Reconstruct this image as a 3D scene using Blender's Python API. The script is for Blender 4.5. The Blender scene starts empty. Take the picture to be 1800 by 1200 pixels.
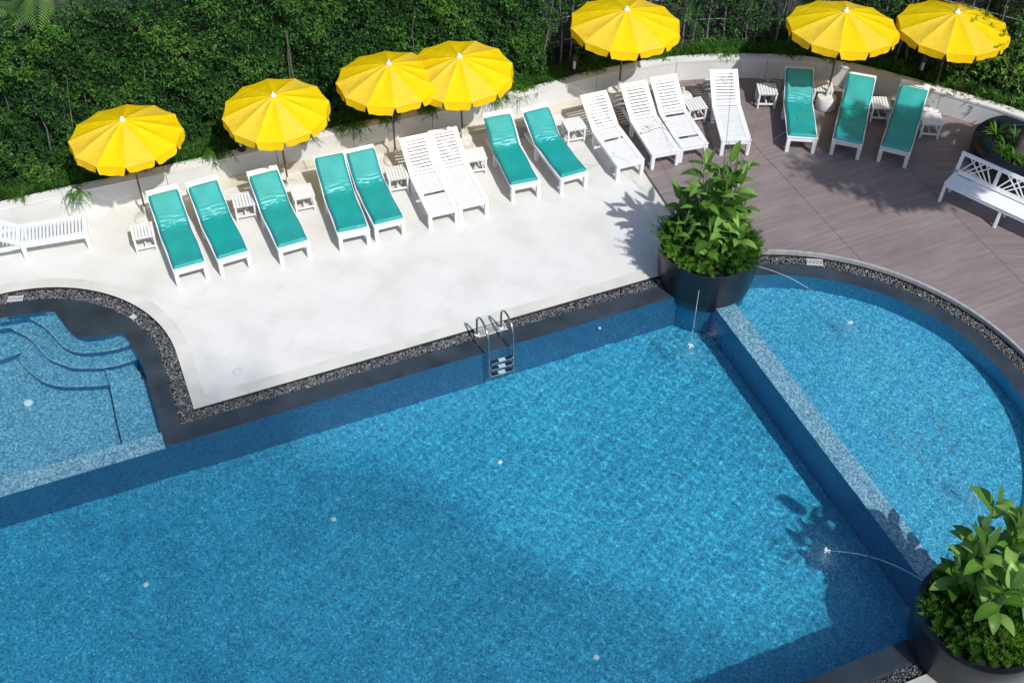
import bpy, math, random
import numpy as np
from mathutils import Vector, Matrix
from mathutils.geometry import tessellate_polygon
R = math.radians
S = bpy.context.scene
COL = S.collection
rnd = random.Random(7)
rng = np.random.default_rng(11)

# ------------------------------------------------------------ camera, sky, sun
CH, PITCH, FPX, ROLL = 16.8, 45.922, 2143.3, 0.93
_p, _r = R(PITCH), R(ROLL)
F = Vector((0, math.cos(_p), -math.sin(_p))); R0 = Vector((1, 0, 0)); U0 = R0.cross(F)
RX = R0*math.cos(_r)+U0*math.sin(_r); UX = -R0*math.sin(_r)+U0*math.cos(_r)
cd = bpy.data.cameras.new('camera'); cam = bpy.data.objects.new('camera', cd); COL.objects.link(cam)
M3 = Matrix((RX, UX, -F)).transposed()
cam.matrix_world = Matrix.Translation((0, 0, CH)) @ M3.to_4x4()
cd.sensor_width = 36; cd.lens = FPX*36/1800; cd.clip_end = 500
S.camera = cam
SUNV = Vector((0.50, -0.70, 1.0)).normalized()       # towards the sun
w = bpy.data.worlds.new('World'); S.world = w; w.use_nodes = True
sky = w.node_tree.nodes.new('ShaderNodeTexSky'); sky.sky_type = 'NISHITA'; sky.sun_disc = False
sky.sun_elevation = math.asin(SUNV.z); sky.sun_rotation = math.atan2(SUNV.x, SUNV.y)
bg = w.node_tree.nodes['Background']; w.node_tree.links.new(sky.outputs[0], bg.inputs[0]); bg.inputs[1].default_value = 0.13
sl = bpy.data.lights.new('sun', 'SUN'); sl.energy = 3.9; sl.angle = R(0.9); sl.color = (1, .98, .945)
so = bpy.data.objects.new('sun', sl); COL.objects.link(so); so.rotation_euler = SUNV.to_track_quat('Z', 'Y').to_euler()
sl.cycles.is_caustics_light = True
S.view_settings.view_transform = 'Standard'; S.view_settings.look = 'None'; S.view_settings.exposure = 0.17; S.view_settings.gamma = 1
S.render.engine = 'CYCLES'
S.cycles.use_denoising = True; S.cycles.max_bounces = 10; S.cycles.caustics_refractive = True; S.cycles.caustics_reflective = False
S.cycles.sample_clamp_indirect = 4

# ------------------------------------------------------------ measuring helpers
WZ = -0.03                                           # water level
def un(u, v, z=0.0):
    d = F*FPX+RX*(u-900)-UX*(v-600); t = (z-CH)/d.z
    return Vector((0, 0, CH))+d*t
def uw(u, v, dep):                                   # a point dep below the water, seen through it
    p = un(u, v, WZ); d = (p-Vector((0, 0, CH))).normalized()
    h = Vector((d.x, d.y, 0)); st = h.length/1.333; h.normalize()
    return p+h*(dep*st/math.sqrt(1-st*st))-Vector((0, 0, dep))
O2 = Vector((-6.09, 13.59)); E1 = Vector((.918, .3966)); E1.normalize(); E2 = Vector((-E1.y, E1.x))
def st(s, t, z=0.0):
    p = O2+E1*s+E2*t
    return Vector((p.x, p.y, z))
def to_st(p):
    q = Vector((p[0], p[1]))-O2
    return q.dot(E1), q.dot(E2)
A1 = math.atan2(E1.y, E1.x)

# ------------------------------------------------------------ materials
def mat(name, col, rough=.6, metal=0, spec=.5):
    m = bpy.data.materials.new(name); m.use_nodes = True
    b = m.node_tree.nodes['Principled BSDF']
    b.inputs['Base Color'].default_value = (*col, 1); b.inputs['Roughness'].default_value = rough
    b.inputs['Metallic'].default_value = metal; b.inputs['Specular IOR Level'].default_value = spec
    return m
class NT:
    def __init__(s, m): s.m = m; s.nt = m.node_tree; s.b = s.nt.nodes['Principled BSDF']
    def n(s, t, **k):
        x = s.nt.nodes.new('ShaderNode'+t)
        for a, v in k.items():
            if a.startswith('i_'): x.inputs[a[2:].replace('_', ' ')].default_value = v
            elif a[0] == 'I' and a[1:].isdigit(): x.inputs[int(a[1:])].default_value = v
            else: setattr(x, a, v)
        return x
    def l(s, a, b): s.nt.links.new(a, b)
    def ramp(s, src, stops, interp='LINEAR'):
        r = s.n('ValToRGB'); cr = r.color_ramp; cr.interpolation = interp
        while len(cr.elements) < len(stops): cr.elements.new(.5)
        for e, (p, c) in zip(cr.elements, stops): e.position = p; e.color = (*c, 1)
        s.l(src, r.inputs[0]); return r.outputs[0]
    def bump(s, src, strength=.3, dist=.01):
        b = s.n('Bump'); b.inputs['Strength'].default_value = strength; b.inputs['Distance'].default_value = dist
        s.l(src, b.inputs['Height']); s.l(b.outputs[0], s.b.inputs['Normal'])
    def obj(s, scale=(1, 1, 1), rot=0, loc=(0, 0, 0)):
        tc = s.n('TexCoord'); mp = s.n('Mapping'); mp.inputs['Scale'].default_value = scale
        mp.inputs['Rotation'].default_value = (0, 0, rot); mp.inputs['Location'].default_value = loc
        s.l(tc.outputs['Object'], mp.inputs[0]); return mp.outputs[0]
def noisy(name, c1, c2, scale=3, rough=.6, detail=6, lo=.3, hi=.7, bump=0, bscale=40, spec=.5, metal=0):
    m = mat(name, c1, rough, metal, spec); t = NT(m); v = t.obj()
    n = t.n('TexNoise'); n.inputs['Scale'].default_value = scale; n.inputs['Detail'].default_value = detail
    t.l(v, n.inputs['Vector']); t.l(t.ramp(n.outputs[0], [(lo, c1), (hi, c2)]), t.b.inputs['Base Color'])
    if bump:
        k = t.n('TexNoise'); k.inputs['Scale'].default_value = bscale; t.l(v, k.inputs['Vector']); t.bump(k.outputs[0], bump, .01)
    return m
def tile_mat():
    m = mat('white_paving', (.7, .69, .66), .55); t = NT(m); v = t.obj(rot=R(45)-A1)
    b = t.n('TexBrick', offset=0.0, squash=1.0)
    b.inputs['Scale'].default_value = 1; b.inputs['Brick Width'].default_value = .45; b.inputs['Row Height'].default_value = .45
    b.inputs['Mortar Size'].default_value = .005; b.inputs['Mortar Smooth'].default_value = .3
    b.inputs['Color1'].default_value = (.675, .660, .63, 1); b.inputs['Color2'].default_value = (.652, .636, .605, 1); b.inputs['Mortar'].default_value = (.59, .575, .545, 1)
    t.l(v, b.inputs['Vector'])
    n = t.n('TexNoise'); n.inputs['Scale'].default_value = 1.3; n.inputs['Detail'].default_value = 8; t.l(v, n.inputs['Vector'])
    rr = t.ramp(n.outputs[0], [(.28, (.86, .86, .84)), (.5, (.96, .96, .955)), (.7, (1, 1, 1))])
    mx = t.n('Mix', data_type='RGBA', blend_type='MULTIPLY'); mx.inputs[0].default_value = 1
    t.l(b.outputs[0], mx.inputs[6]); t.l(rr, mx.inputs[7]); t.l(mx.outputs[2], t.b.inputs['Base Color'])
    return m
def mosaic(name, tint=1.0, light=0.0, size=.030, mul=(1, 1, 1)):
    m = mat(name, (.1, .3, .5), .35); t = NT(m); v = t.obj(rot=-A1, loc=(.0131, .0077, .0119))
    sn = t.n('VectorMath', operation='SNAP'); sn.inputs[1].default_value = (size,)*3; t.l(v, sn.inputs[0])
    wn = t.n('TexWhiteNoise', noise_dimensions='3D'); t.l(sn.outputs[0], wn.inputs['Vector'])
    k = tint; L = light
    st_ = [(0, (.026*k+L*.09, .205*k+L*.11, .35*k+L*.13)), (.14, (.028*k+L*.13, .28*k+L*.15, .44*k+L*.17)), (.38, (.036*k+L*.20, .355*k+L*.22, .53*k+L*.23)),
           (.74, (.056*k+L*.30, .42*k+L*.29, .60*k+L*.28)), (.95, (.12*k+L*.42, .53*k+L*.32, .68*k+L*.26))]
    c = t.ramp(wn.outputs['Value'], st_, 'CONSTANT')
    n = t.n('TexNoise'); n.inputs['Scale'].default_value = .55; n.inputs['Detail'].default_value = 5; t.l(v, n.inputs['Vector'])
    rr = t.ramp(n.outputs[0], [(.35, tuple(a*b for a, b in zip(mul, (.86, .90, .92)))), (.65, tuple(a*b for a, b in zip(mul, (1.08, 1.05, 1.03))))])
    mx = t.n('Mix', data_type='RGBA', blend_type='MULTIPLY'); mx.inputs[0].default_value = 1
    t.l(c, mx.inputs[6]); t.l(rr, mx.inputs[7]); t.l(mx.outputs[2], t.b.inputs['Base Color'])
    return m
def wood_mat(name, ang):
    m = mat(name, (.2, .15, .15), .6); t = NT(m); v = t.obj(rot=-ang)
    b = t.n('TexBrick', offset=.5); b.inputs['Scale'].default_value = 1
    b.inputs['Brick Width'].default_value = 5.7; b.inputs['Row Height'].default_value = .145; b.inputs['Mortar Size'].default_value = .003
    b.inputs['Color1'].default_value = (.200, .163, .158, 1); b.inputs['Color2'].default_value = (.228, .187, .181, 1); b.inputs['Mortar'].default_value = (.15, .115, .113, 1)
    t.l(v, b.inputs['Vector'])
    sc = t.n('VectorMath', operation='MULTIPLY'); sc.inputs[1].default_value = (.5, 5, 1); t.l(v, sc.inputs[0])
    n = t.n('TexNoise'); n.inputs['Scale'].default_value = 2.2; n.inputs['Detail'].default_value = 9; n.inputs['Roughness'].default_value = .65; t.l(sc.outputs[0], n.inputs['Vector'])
    rr = t.ramp(n.outputs[0], [(.3, (.80, .79, .80)), (.72, (1.13, 1.13, 1.12))])
    n2 = t.n('TexNoise'); n2.inputs['Scale'].default_value = .7; n2.inputs['Detail'].default_value = 4; t.l(v, n2.inputs['Vector'])
    r2 = t.ramp(n2.outputs[0], [(.35, (.88, .88, .90)), (.65, (1.06, 1.05, 1.04))])
    mx = t.n('Mix', data_type='RGBA', blend_type='MULTIPLY'); mx.inputs[0].default_value = 1
    my = t.n('Mix', data_type='RGBA', blend_type='MULTIPLY'); my.inputs[0].default_value = 1
    t.l(b.outputs[0], mx.inputs[6]); t.l(rr, mx.inputs[7]); t.l(mx.outputs[2], my.inputs[6]); t.l(r2, my.inputs[7]); t.l(my.outputs[2], t.b.inputs['Base Color'])
    t.bump(b.outputs['Fac'], -.2, .003)
    return m
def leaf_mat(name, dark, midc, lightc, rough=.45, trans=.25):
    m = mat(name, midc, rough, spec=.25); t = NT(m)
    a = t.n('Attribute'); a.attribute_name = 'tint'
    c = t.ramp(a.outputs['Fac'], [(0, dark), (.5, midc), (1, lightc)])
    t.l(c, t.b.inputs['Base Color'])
    tr = t.n('BsdfTranslucent'); t.l(c, tr.inputs['Color'])
    mx = t.n('MixShader'); mx.inputs[0].default_value = trans
    t.l(t.b.outputs[0], mx.inputs[1]); t.l(tr.outputs[0], mx.inputs[2])
    t.l(mx.outputs[0], t.nt.nodes['Material Output'].inputs[0])
    return m
def cloth_mat(name, c, trans=.35, rough=.55, sheen=0):
    m = mat(name, c, rough, spec=.22); t = NT(m)
    n = t.n('TexNoise'); n.inputs['Scale'].default_value = 5; n.inputs['Detail'].default_value = 4; t.l(t.obj(), n.inputs['Vector'])
    cc = t.ramp(n.outputs[0], [(.3, tuple(x*.93 for x in c)), (.7, c)]); t.l(cc, t.b.inputs['Base Color'])
    tr = t.n('BsdfTranslucent'); tr.inputs[0].default_value = (c[0], c[1]*.85, c[2]*.5, 1)
    mx = t.n('MixShader'); mx.inputs[0].default_value = trans
    t.l(t.b.outputs[0], mx.inputs[1]); t.l(tr.outputs[0], mx.inputs[2]); t.l(mx.outputs[0], t.nt.nodes['Material Output'].inputs[0])
    k = t.n('TexNoise'); k.inputs['Scale'].default_value = 3.2; k.inputs['Detail'].default_value = 3; k.inputs['Distortion'].default_value = 1.2; t.l(t.obj(), k.inputs['Vector'])
    t.bump(k.outputs[0], .55, .05)
    return m

m_tile = tile_mat()
m_strip = noisy('beige_stone', (.50, .49, .44), (.62, .61, .55), 1.6, .6, 8, bump=.1)
m_slate = noisy('dark_slate', (.040, .048, .060), (.085, .098, .115), 1.8, .3, 9)
m_bed = mat('gutter_bed', (.02, .02, .022), .8)
m_pebble = mat('pebble', (.1, .1, .1), .5)
_t = NT(m_pebble); _a = _t.n('Attribute'); _a.attribute_name = 'tint'
_t.l(_t.ramp(_a.outputs['Fac'], [(0, (.03, .032, .035)), (.6, (.14, .145, .15)), (.9, (.34, .34, .32)), (1, (.55, .54, .5))]), _t.b.inputs['Base Color'])
m_mos = mosaic('pool_mosaic', 1.2)
m_moslite = mosaic('pale_mosaic', .7, 1.25)
m_mosspa = mosaic('spa_mosaic', .85, .55)
m_mosshade = mosaic('shaded_mosaic', .70, mul=(.6, .74, 1.0))  # same mosaic darker and bluer, shade of upright faces put into the colour
m_wood = wood_mat('deck_boards', A1+R(1)); m_wood2 = wood_mat('deck_boards_crosswise', A1-R(22))
m_wall = noisy('wall_render', (.56, .56, .54), (.66, .655, .63), 1.1, .75, 8, bump=.15, bscale=60)
m_cap = noisy('wall_cap', (.58, .575, .55), (.70, .69, .665), 1.7, .7, 8, bump=.15)
m_ledge = noisy('ledge_stone', (.50, .47, .38), (.60, .58, .50), 2, .7)
m_joint = mat('joint_core', (.12, .11, .10), .9)  # dark core showing in the gaps between wall panels
m_white = noisy('white_paint', (.68, .69, .69), (.74, .745, .75), 7, .42, 5)
m_dimwhite = noisy('shaded_weathered_paint', (.58, .57, .55), (.72, .71, .69), 14, .55, 7)  # greyer mottled white, shade on two loungers put into the paint
m_bench = noisy('bench_paint', (.74, .75, .76), (.80, .81, .81), 6, .4, 4)
m_steel = mat('steel', (.36, .36, .37), .25, 1)
m_black = mat('black_metal', (.012, .012, .015), .4)
m_blackrub = mat('black_rubber', (.01, .012, .02), .6)
m_conc = noisy('white_concrete', (.55, .54, .52), (.70, .69, .67), 9, .7)
m_grey = noisy('grey_plastic', (.25, .26, .26), (.36, .36, .36), 8, .6)
m_pole = mat('pole_brown', (.09, .065, .05), .35)
m_pot = noisy('pot_glaze', (.003, .004, .008), (.010, .013, .022), 2.6, .34, 7, .35, .75)
m_soil = noisy('soil', (.012, .010, .007), (.03, .024, .016), 12, .9, bump=.6)
m_yel = cloth_mat('yellow_canvas', (.96, .69, .003), .30)
m_yel2 = cloth_mat('sheen_yellow_canvas', (.95, .65, .045), .30)  # sun sheen on some panels put into a paler canvas colour
m_flap = cloth_mat('valance_canvas', (.95, .62, .003), .30)
def vinyl():
    m = mat('teal_vinyl', (.005, .36, .33), .48, spec=.6); t = NT(m); t.b.inputs['Coat Weight'].default_value = .25; t.b.inputs['Coat Roughness'].default_value = .40
    n = t.n('TexNoise'); n.inputs['Scale'].default_value = 2.6; n.inputs['Detail'].default_value = 6; t.l(t.obj(), n.inputs['Vector'])
    t.l(t.ramp(n.outputs[0], [(.3, (.003, .25, .235)), (.7, (.004, .32, .30))]), t.b.inputs['Base Color'])
    k = t.n('TexNoise'); k.inputs['Scale'].default_value = 18; t.l(t.obj(), k.inputs['Vector']); t.bump(k.outputs[0], .12, .01)
    return m
m_vinyl = vinyl()
m_pipe = mat('blue_piping', (.01, .09, .22), .5)
m_hedge = leaf_mat('hedge_leaf', (.012, .042, .010), (.036, .115, .020), (.12, .27, .035), .5, .3)
m_vine = leaf_mat('vine_leaf', (.016, .055, .016), (.040, .115, .026), (.13, .27, .06), .5, .3)
m_fern = leaf_mat('fern_blade', (.02, .07, .010), (.05, .16, .015), (.11, .26, .03), .5, .3)
m_big = leaf_mat('broad_leaf', (.03, .09, .010), (.10, .23, .028), (.25, .42, .10), .36, .3)
m_fine = leaf_mat('fine_leaf', (.012, .045, .006), (.048, .145, .014), (.19, .37, .04), .45, .3)
m_palm = leaf_mat('palm_leaf', (.012, .045, .014), (.04, .11, .022), (.13, .25, .05), .35, .25)
m_dead = mat('dry_leaf', (.42, .22, .05), .7)
m_straw = mat('dry_stem', (.10, .08, .06), .8)
m_bark = noisy('bark', (.035, .030, .025), (.10, .085, .07), 9, .9, bump=.8, bscale=30)
m_greybark = noisy('grey_stem', (.09, .085, .08), (.19, .18, .17), 9, .9)
m_ground = noisy('outer_ground', (.006, .010, .006), (.022, .028, .018), .8, .9)
m_fence = noisy('grey_boarding', (.03, .032, .034), (.06, .062, .065), .5, .8)
m_grille = mat('white_plastic', (.52, .52, .50), .5)
m_fit = mat('pool_fitting', (.80, .93, .93), .4)
m_dist = mat('lantern_glass', (.7, .7, .68), .3)
def jet_mat():
    m = mat('water_jet', (.85, .9, .95), .1); b = m.node_tree.nodes['Principled BSDF']; b.inputs['Transmission Weight'].default_value = .6; b.inputs['IOR'].default_value = 1.33
    return m
m_jet = jet_mat(); m_foam = mat('foam', (.85, .9, .92), .5); m_bub = mat('bubble', (.55, .88, .98), .5)
def water_mat():
    m = bpy.data.materials.new('pool_water'); m.use_nodes = True; nt = m.node_tree; nt.nodes.clear()
    g = nt.nodes.new('ShaderNodeBsdfGlass'); g.inputs['IOR'].default_value = 1.333; g.inputs['Roughness'].default_value = 0
    g.inputs['Color'].default_value = (.93, .985, 1, 1)
    o = nt.nodes.new('ShaderNodeOutputMaterial'); nt.links.new(g.outputs[0], o.inputs[0]); return m
m_water = water_mat()

# ------------------------------------------------------------ mesh helpers
class MB:
    def __init__(s): s.v = []; s.f = []; s.mi = []; s.sm = []
    def add(s, vs, fs, mi=0, sm=False):
        b = len(s.v); s.v += [tuple(v) for v in vs]
        for f in fs: s.f.append(tuple(b+i for i in f)); s.mi.append(mi); s.sm.append(sm)
        return s
    def box(s, c, d, rz=0, mi=0, M=None, taper=1.0):
        x, y, z = d[0]/2, d[1]/2, d[2]/2; vs = []
        for k in (-1, 1):
            q = taper if k < 0 else 1
            for a, b in ((-1, -1), (1, -1), (1, 1), (-1, 1)): vs.append(Vector((a*x*q, b*y*q, k*z)))
        if rz: 
            mm = Matrix.Rotation(rz, 3, 'Z'); vs = [mm @ v for v in vs]
        if M is not None: vs = [M @ v for v in vs]
        vs = [v+Vector(c) for v in vs]
        return s.add(vs, [(3, 2, 1, 0), (4, 5, 6, 7), (0, 1, 5, 4), (1, 2, 6, 5), (2, 3, 7, 6), (3, 0, 4, 7)], mi)
    def beam(s, a, b, w, h, up=(0, 0, 1), mi=0):      # box from a to b
        a, b = Vector(a), Vector(b); d = (b-a); L = d.length; d.normalize(); up = Vector(up)
        x = d.cross(up)
        if x.length < 1e-4: x = Vector((1, 0, 0))
        x.normalize(); z = x.cross(d)
        M = Matrix((x, d, z)).transposed()
        return s.box((a+b)/2, (w, L, h), 0, mi, M)
    def tube(s, pts, r, n=8, mi=0, cap=True, sm=True):
        pts = [Vector(p) for p in pts]; rs = r if isinstance(r, (list, tuple)) else [r]*len(pts); vs = []
        prev = None
        for i, p in enumerate(pts):
            t = (pts[min(i+1, len(pts)-1)]-pts[max(i-1, 0)]).normalized()
            if prev is None: x = t.cross(Vector((0, 0, 1))); x = x if x.length > 1e-3 else Vector((1, 0, 0))
            else: x = prev-t*prev.dot(t)
            x.normalize(); prev = x; y = t.cross(x)
            for k in range(n):
                a = 2*math.pi*k/n; vs.append(p+(x*math.cos(a)+y*math.sin(a))*rs[i])
        fs = [(i*n+k, i*n+(k+1) % n, (i+1)*n+(k+1) % n, (i+1)*n+k) for i in range(len(pts)-1) for k in range(n)]
        if cap: fs += [tuple(range(n))[::-1], tuple((len(pts)-1)*n+k for k in range(n))]
        return s.add(vs, fs, mi, sm)
    def lathe(s, prof, c=(0, 0, 0), n=32, mi=0, sm=True, cap=True):
        vs = []; c = Vector(c)
        for (r, z) in prof:
            for k in range(n):
                a = 2*math.pi*k/n; vs.append(c+Vector((r*math.cos(a), r*math.sin(a), z)))
        m = len(prof)
        fs = [(i*n+k, i*n+(k+1) % n, (i+1)*n+(k+1) % n, (i+1)*n+k) for i in range(m-1) for k in range(n)]
        if cap: fs += [tuple(range(n))[::-1], tuple((m-1)*n+k for k in range(n))]
        return s.add(vs, fs, mi, sm)
    def ball(s, c, r, n=8, mi=0, sq=1.0):
        prof = [(r*math.sin(math.pi*(i+.02)/(n*.5+.04)), -r*sq*math.cos(math.pi*(i+.02)/(n*.5+.04))) for i in range(int(n/2)+1)]
        return s.lathe(prof, c, n, mi)
    def build(s, name, m, parent=None, bevel=0):
        me = bpy.data.meshes.new(name); me.from_pydata(s.v, [], s.f)
        for x in (m if isinstance(m, (list, tuple)) else [m]): me.materials.append(x)
        me.polygons.foreach_set('material_index', s.mi); me.polygons.foreach_set('use_smooth', s.sm)
        me.update()
        if any(s.sm): me.set_sharp_from_angle(angle=R(38))
        o = bpy.data.objects.new(name, me); COL.objects.link(o); o.parent = parent
        if bevel:
            b = o.modifiers.new('bevel', 'BEVEL'); b.width = bevel; b.segments = 2; b.limit_method = 'ANGLE'; b.angle_limit = R(40)
        return o
def tag(o, label=None, cat=None, group=None, kind=None):
    if label: o['label'] = label
    if cat: o['category'] = cat
    if group: o['group'] = group
    if kind: o['kind'] = kind
    return o
def struct(o): o['kind'] = 'structure'; o.cycles.is_caustics_receiver = True; return o
def thing(name, label, cat, loc=(0, 0, 0), rz=0, group=None):
    o = bpy.data.objects.new(name, None); COL.objects.link(o); o.empty_display_size = .2
    o.location = loc; o.rotation_euler = (0, 0, rz); return tag(o, label, cat, group)
def copy_tree(o, parent=None):
    c = o.copy(); COL.objects.link(c); c.parent = parent
    for ch in [x for x in COL.objects if x.parent == o]: copy_tree(ch, c)
    return c
def tess(poly, z):
    vs = [Vector((p[0], p[1], z)) for p in poly]
    ft = []
    for t in tessellate_polygon([vs]):
        a, b, c = (vs[i] for i in t)
        ft.append(tuple(t) if (b-a).cross(c-a).z > 0 else tuple(t[::-1]))
    return vs, ft
def sheet(name, poly, z, m, parent=None):
    mb = MB(); v, f = tess(poly, z); mb.add(v, f); return mb.build(name, m, parent)
def prism(mb, poly, z0, z1, mi=0, mtop=None):
    v, f = tess(poly, z1); mb.add(v, f, mi if mtop is None else mtop)
    n = len(poly); A = sum(poly[i][0]*poly[(i+1) % n][1]-poly[(i+1) % n][0]*poly[i][1] for i in range(n))
    lo = [Vector((p[0], p[1], z0)) for p in poly]; hi = [Vector((p[0], p[1], z1)) for p in poly]
    fs = [(i, (i+1) % n, n+(i+1) % n, n+i) for i in range(n)]
    if A < 0: fs = [f[::-1] for f in fs]
    return mb.add(lo+hi, fs, mi)
def catmull(P, k=8):
    P = [Vector(p) for p in P]; Q = [2*P[0]-P[1]]+P+[2*P[-1]-P[-2]]; out = []
    for i in range(1, len(Q)-2):
        for j in range(k):
            t = j/k; a, b, c, d = Q[i-1:i+3]
            out.append(.5*((2*b)+(c-a)*t+(2*a-5*b+4*c-d)*t*t+(3*b-a-3*c+d)*t**3))
    return out+[P[-1]]

# foliage: many leaf quads built in one go
def leaves_mesh(name, P, D, N, L, W, tint, m, parent=None, fold=.0, curl=0.0):
    """P base, D direction, N face normal, L length, W width, each (n,3)/(n,)"""
    n = len(P); D = D/np.linalg.norm(D, axis=1)[:, None]
    X = np.cross(D, N); X /= (np.linalg.norm(X, axis=1)[:, None]+1e-9); Nn = np.cross(X, D)
    L = L[:, None]; Wd = W[:, None]
    v0 = P; v1 = P+D*L*.42+X*Wd*.5+Nn*Wd*fold; v2 = P+D*L-Nn*L*curl; v3 = P+D*L*.42-X*Wd*.5+Nn*Wd*fold
    V = np.stack([v0, v1, v2, v3], 1).reshape(-1, 3)
    me = bpy.data.meshes.new(name); me.vertices.add(4*n); me.vertices.foreach_set('co', V.astype(np.float32).ravel())
    if fold:
        idx = (np.arange(n)[:, None]*4+np.array([[0, 1, 2, 0, 2, 3]])).ravel(); nf = 2*n; k = 3
    else:
        idx = np.arange(4*n); nf = n; k = 4
    me.loops.add(len(idx)); me.loops.foreach_set('vertex_index', idx.astype(np.int32))
    me.polygons.add(nf); me.polygons.foreach_set('loop_start', (np.arange(nf)*k).astype(np.int32)); me.polygons.foreach_set('loop_total', np.full(nf, k, np.int32))
    a = me.attributes.new('tint', 'FLOAT', 'POINT'); a.data.foreach_set('value', np.repeat(np.clip(tint, 0, 1), 4).astype(np.float32))
    me.materials.append(m); me.update(calc_edges=True)
    o = bpy.data.objects.new(name, me); COL.objects.link(o); o.parent = parent; return o
def rdir(n):
    d = rng.normal(size=(n, 3)); return d/np.linalg.norm(d, axis=1)[:, None]
def clusters(C, per, spread, size, lean, aspect=.42, tint=None, tj=.18):
    """C cluster centres -> leaf arrays; lean = mean outward direction (n,3)"""
    n = len(C); Cc = np.repeat(C, per, 0); o = np.repeat(lean, per, 0); m = n*per
    d = rdir(m)+o*.9; d /= np.linalg.norm(d, axis=1)[:, None]
    P = Cc+rdir(m)*rng.uniform(0, spread, (m, 1)); N = rdir(m)*.6+o+np.array([0, 0, .5])
    L = size*rng.uniform(.65, 1.3, m)
    t = np.repeat(tint if tint is not None else rng.uniform(.2, .8, n), per)+rng.normal(0, tj, m)
    return P, d, N, L, L*aspect, t

# ------------------------------------------------------------ pool outline
SPC, SPR = (-2.27, 2.13), 2.27
ARC, ARR = (10.79, -4.04), 4.16
TB = -8.2; SL = -9.0
def outline(o_sp, o_ln, o_arc, jog=False):
    P = []
    def seg(a, b, n):
        for i in range(n): P.append((a[0]+(b[0]-a[0])*i/n, a[1]+(b[1]-a[1])*i/n))
    def arc(c, r, a0, a1, n):
        for i in range(n): a = a0+(a1-a0)*i/n; P.append((c[0]+r*math.cos(a), c[1]+r*math.sin(a)))
    sl = SPC[0]-SPR-o_sp
    seg((SL-o_ln, o_ln), (sl, o_ln), 6); seg((sl, o_ln), (sl, SPC[1]), 6)
    arc(SPC, SPR+o_sp, math.pi, 0, 64)
    seg((o_sp, SPC[1]), (o_sp, o_ln), 12); seg((o_sp, o_ln), (10.3, o_ln), 40)
    seg((10.3, o_ln), (ARC[0], ARC[1]+ARR+o_arc), 3)
    arc(ARC, ARR+o_arc, math.pi/2, -math.pi/2, 96)
    seg((ARC[0], ARC[1]-ARR-o_arc), (10.3, TB-o_ln), 3); seg((10.3, TB-o_ln), (SL-o_ln, TB-o_ln), 30); seg((SL-o_ln, TB-o_ln), (SL-o_ln, o_ln), 12)
    return P
O_W = (0, 0, 0); O_C = (.36, .40, .33); O_G = (.65, .63, .57); O_S = (.91, .90, .63); NPRE = 12
def ring(mb, a, b, za, zb=None, mi=0, skip=None, za2=None):
    zb = za if zb is None else zb
    pa = [st(*p, za) for p in a]; pb = [st(*p, zb) for p in b]; n = len(a)
    mb.add(pa+pb, [(i, (i+1) % n, n+(i+1) % n, n+i) for i in range(n) if not (skip and skip(a[i]))], mi)
CZ = -0.055                                           # top of the dark submerged rim
w0, c0, g0, s0 = outline(*O_W), outline(*O_C), outline(*O_G), outline(*O_S)
mb = MB(); ring(mb, w0, c0, CZ); ring(mb, c0, c0, CZ, -.10)
struct(mb.build('pool_rim', m_slate))
mb = MB(); ring(mb, c0, g0, -.10); ring(mb, g0, g0, -.10, 0.0); struct(mb.build('gutter', m_bed))
# stone strip (left and bottom), raised kerb along the wooden deck
_gi = [i for i, p in enumerate(g0)]
is_arc = lambda p: (p[0] > 10.35)
mb = MB(); ring(mb, g0, s0, 0.004, skip=lambda p: p[0] > 10.6); struct(mb.build('paving_border', m_strip))
mb = MB(); k1, k2 = outline(0, 0, .57), outline(0, 0, .63)
for a, b, za, zb in ((k1, k1, 0, .085), (k1, k2, .085, .085), (k2, k2, .085, 0)): ring(mb, a, b, za, zb, skip=lambda p: p[0] < 10.7 or p[1] < -8.18 and p[0] < 10.7)
struct(mb.build('deck_kerb', m_grey))

# basin shells
MD, RD, SD = -1.36, -.66, -.80
w_tops = MB()
def wallq(mb, a, b, z0, z1, mi=0):
    mb.add([st(*a, z0), st(*b, z0), st(*b, z1), st(*a, z1)], [(0, 1, 2, 3)], mi)
mb = MB()
sl = SPC[0]-SPR
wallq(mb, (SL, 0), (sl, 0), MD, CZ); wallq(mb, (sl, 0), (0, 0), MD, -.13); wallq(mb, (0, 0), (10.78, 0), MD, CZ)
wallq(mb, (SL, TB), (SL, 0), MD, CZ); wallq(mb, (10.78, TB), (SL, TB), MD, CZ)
struct(mb.build('pool_wall', m_mosshade))
struct(sheet('pool_floor', [st(*p) for p in ((SL, TB), (10.78, TB), (10.78, 0), (SL, 0))], MD, m_mos))
DT = -.12
mb = MB(); wallq(mb, (10.78, 0.1), (10.78, TB-.1), MD, DT); struct(mb.build('divider_wall', m_mosshade))
mb = MB(); prism(mb, [st(*p) for p in ((10.782, .15), (11.21, .15), (11.21, TB-.1), (10.782, TB-.1))], MD+.1, DT)
mb.add([st(10.785, .1, DT-.02), st(10.785, TB, DT-.02), st(10.785, TB, DT), st(10.785, .1, DT)], [(0, 1, 2, 3)])
struct(mb.build('divider_ledge', m_moslite))
arcp = [(ARC[0]+ARR*math.cos(a), ARC[1]+ARR*math.sin(a)) for a in np.linspace(math.pi/2, -math.pi/2, 90)]
mb = MB(); n = len(arcp); mb.add([st(*p, RD) for p in arcp]+[st(*p, CZ) for p in arcp], [(i, i+1, n+i+1, n+i) for i in range(n-1)])
struct(mb.build('basin_wall', mosaic('basin_wall_mosaic', .85, mul=(.75, .85, 1.0))))
struct(sheet('basin_floor', [st(*p) for p in arcp+[(11.0, TB), (11.0, .1)]], RD, mosaic('basin_mosaic', 1.25, .16)))
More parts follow.
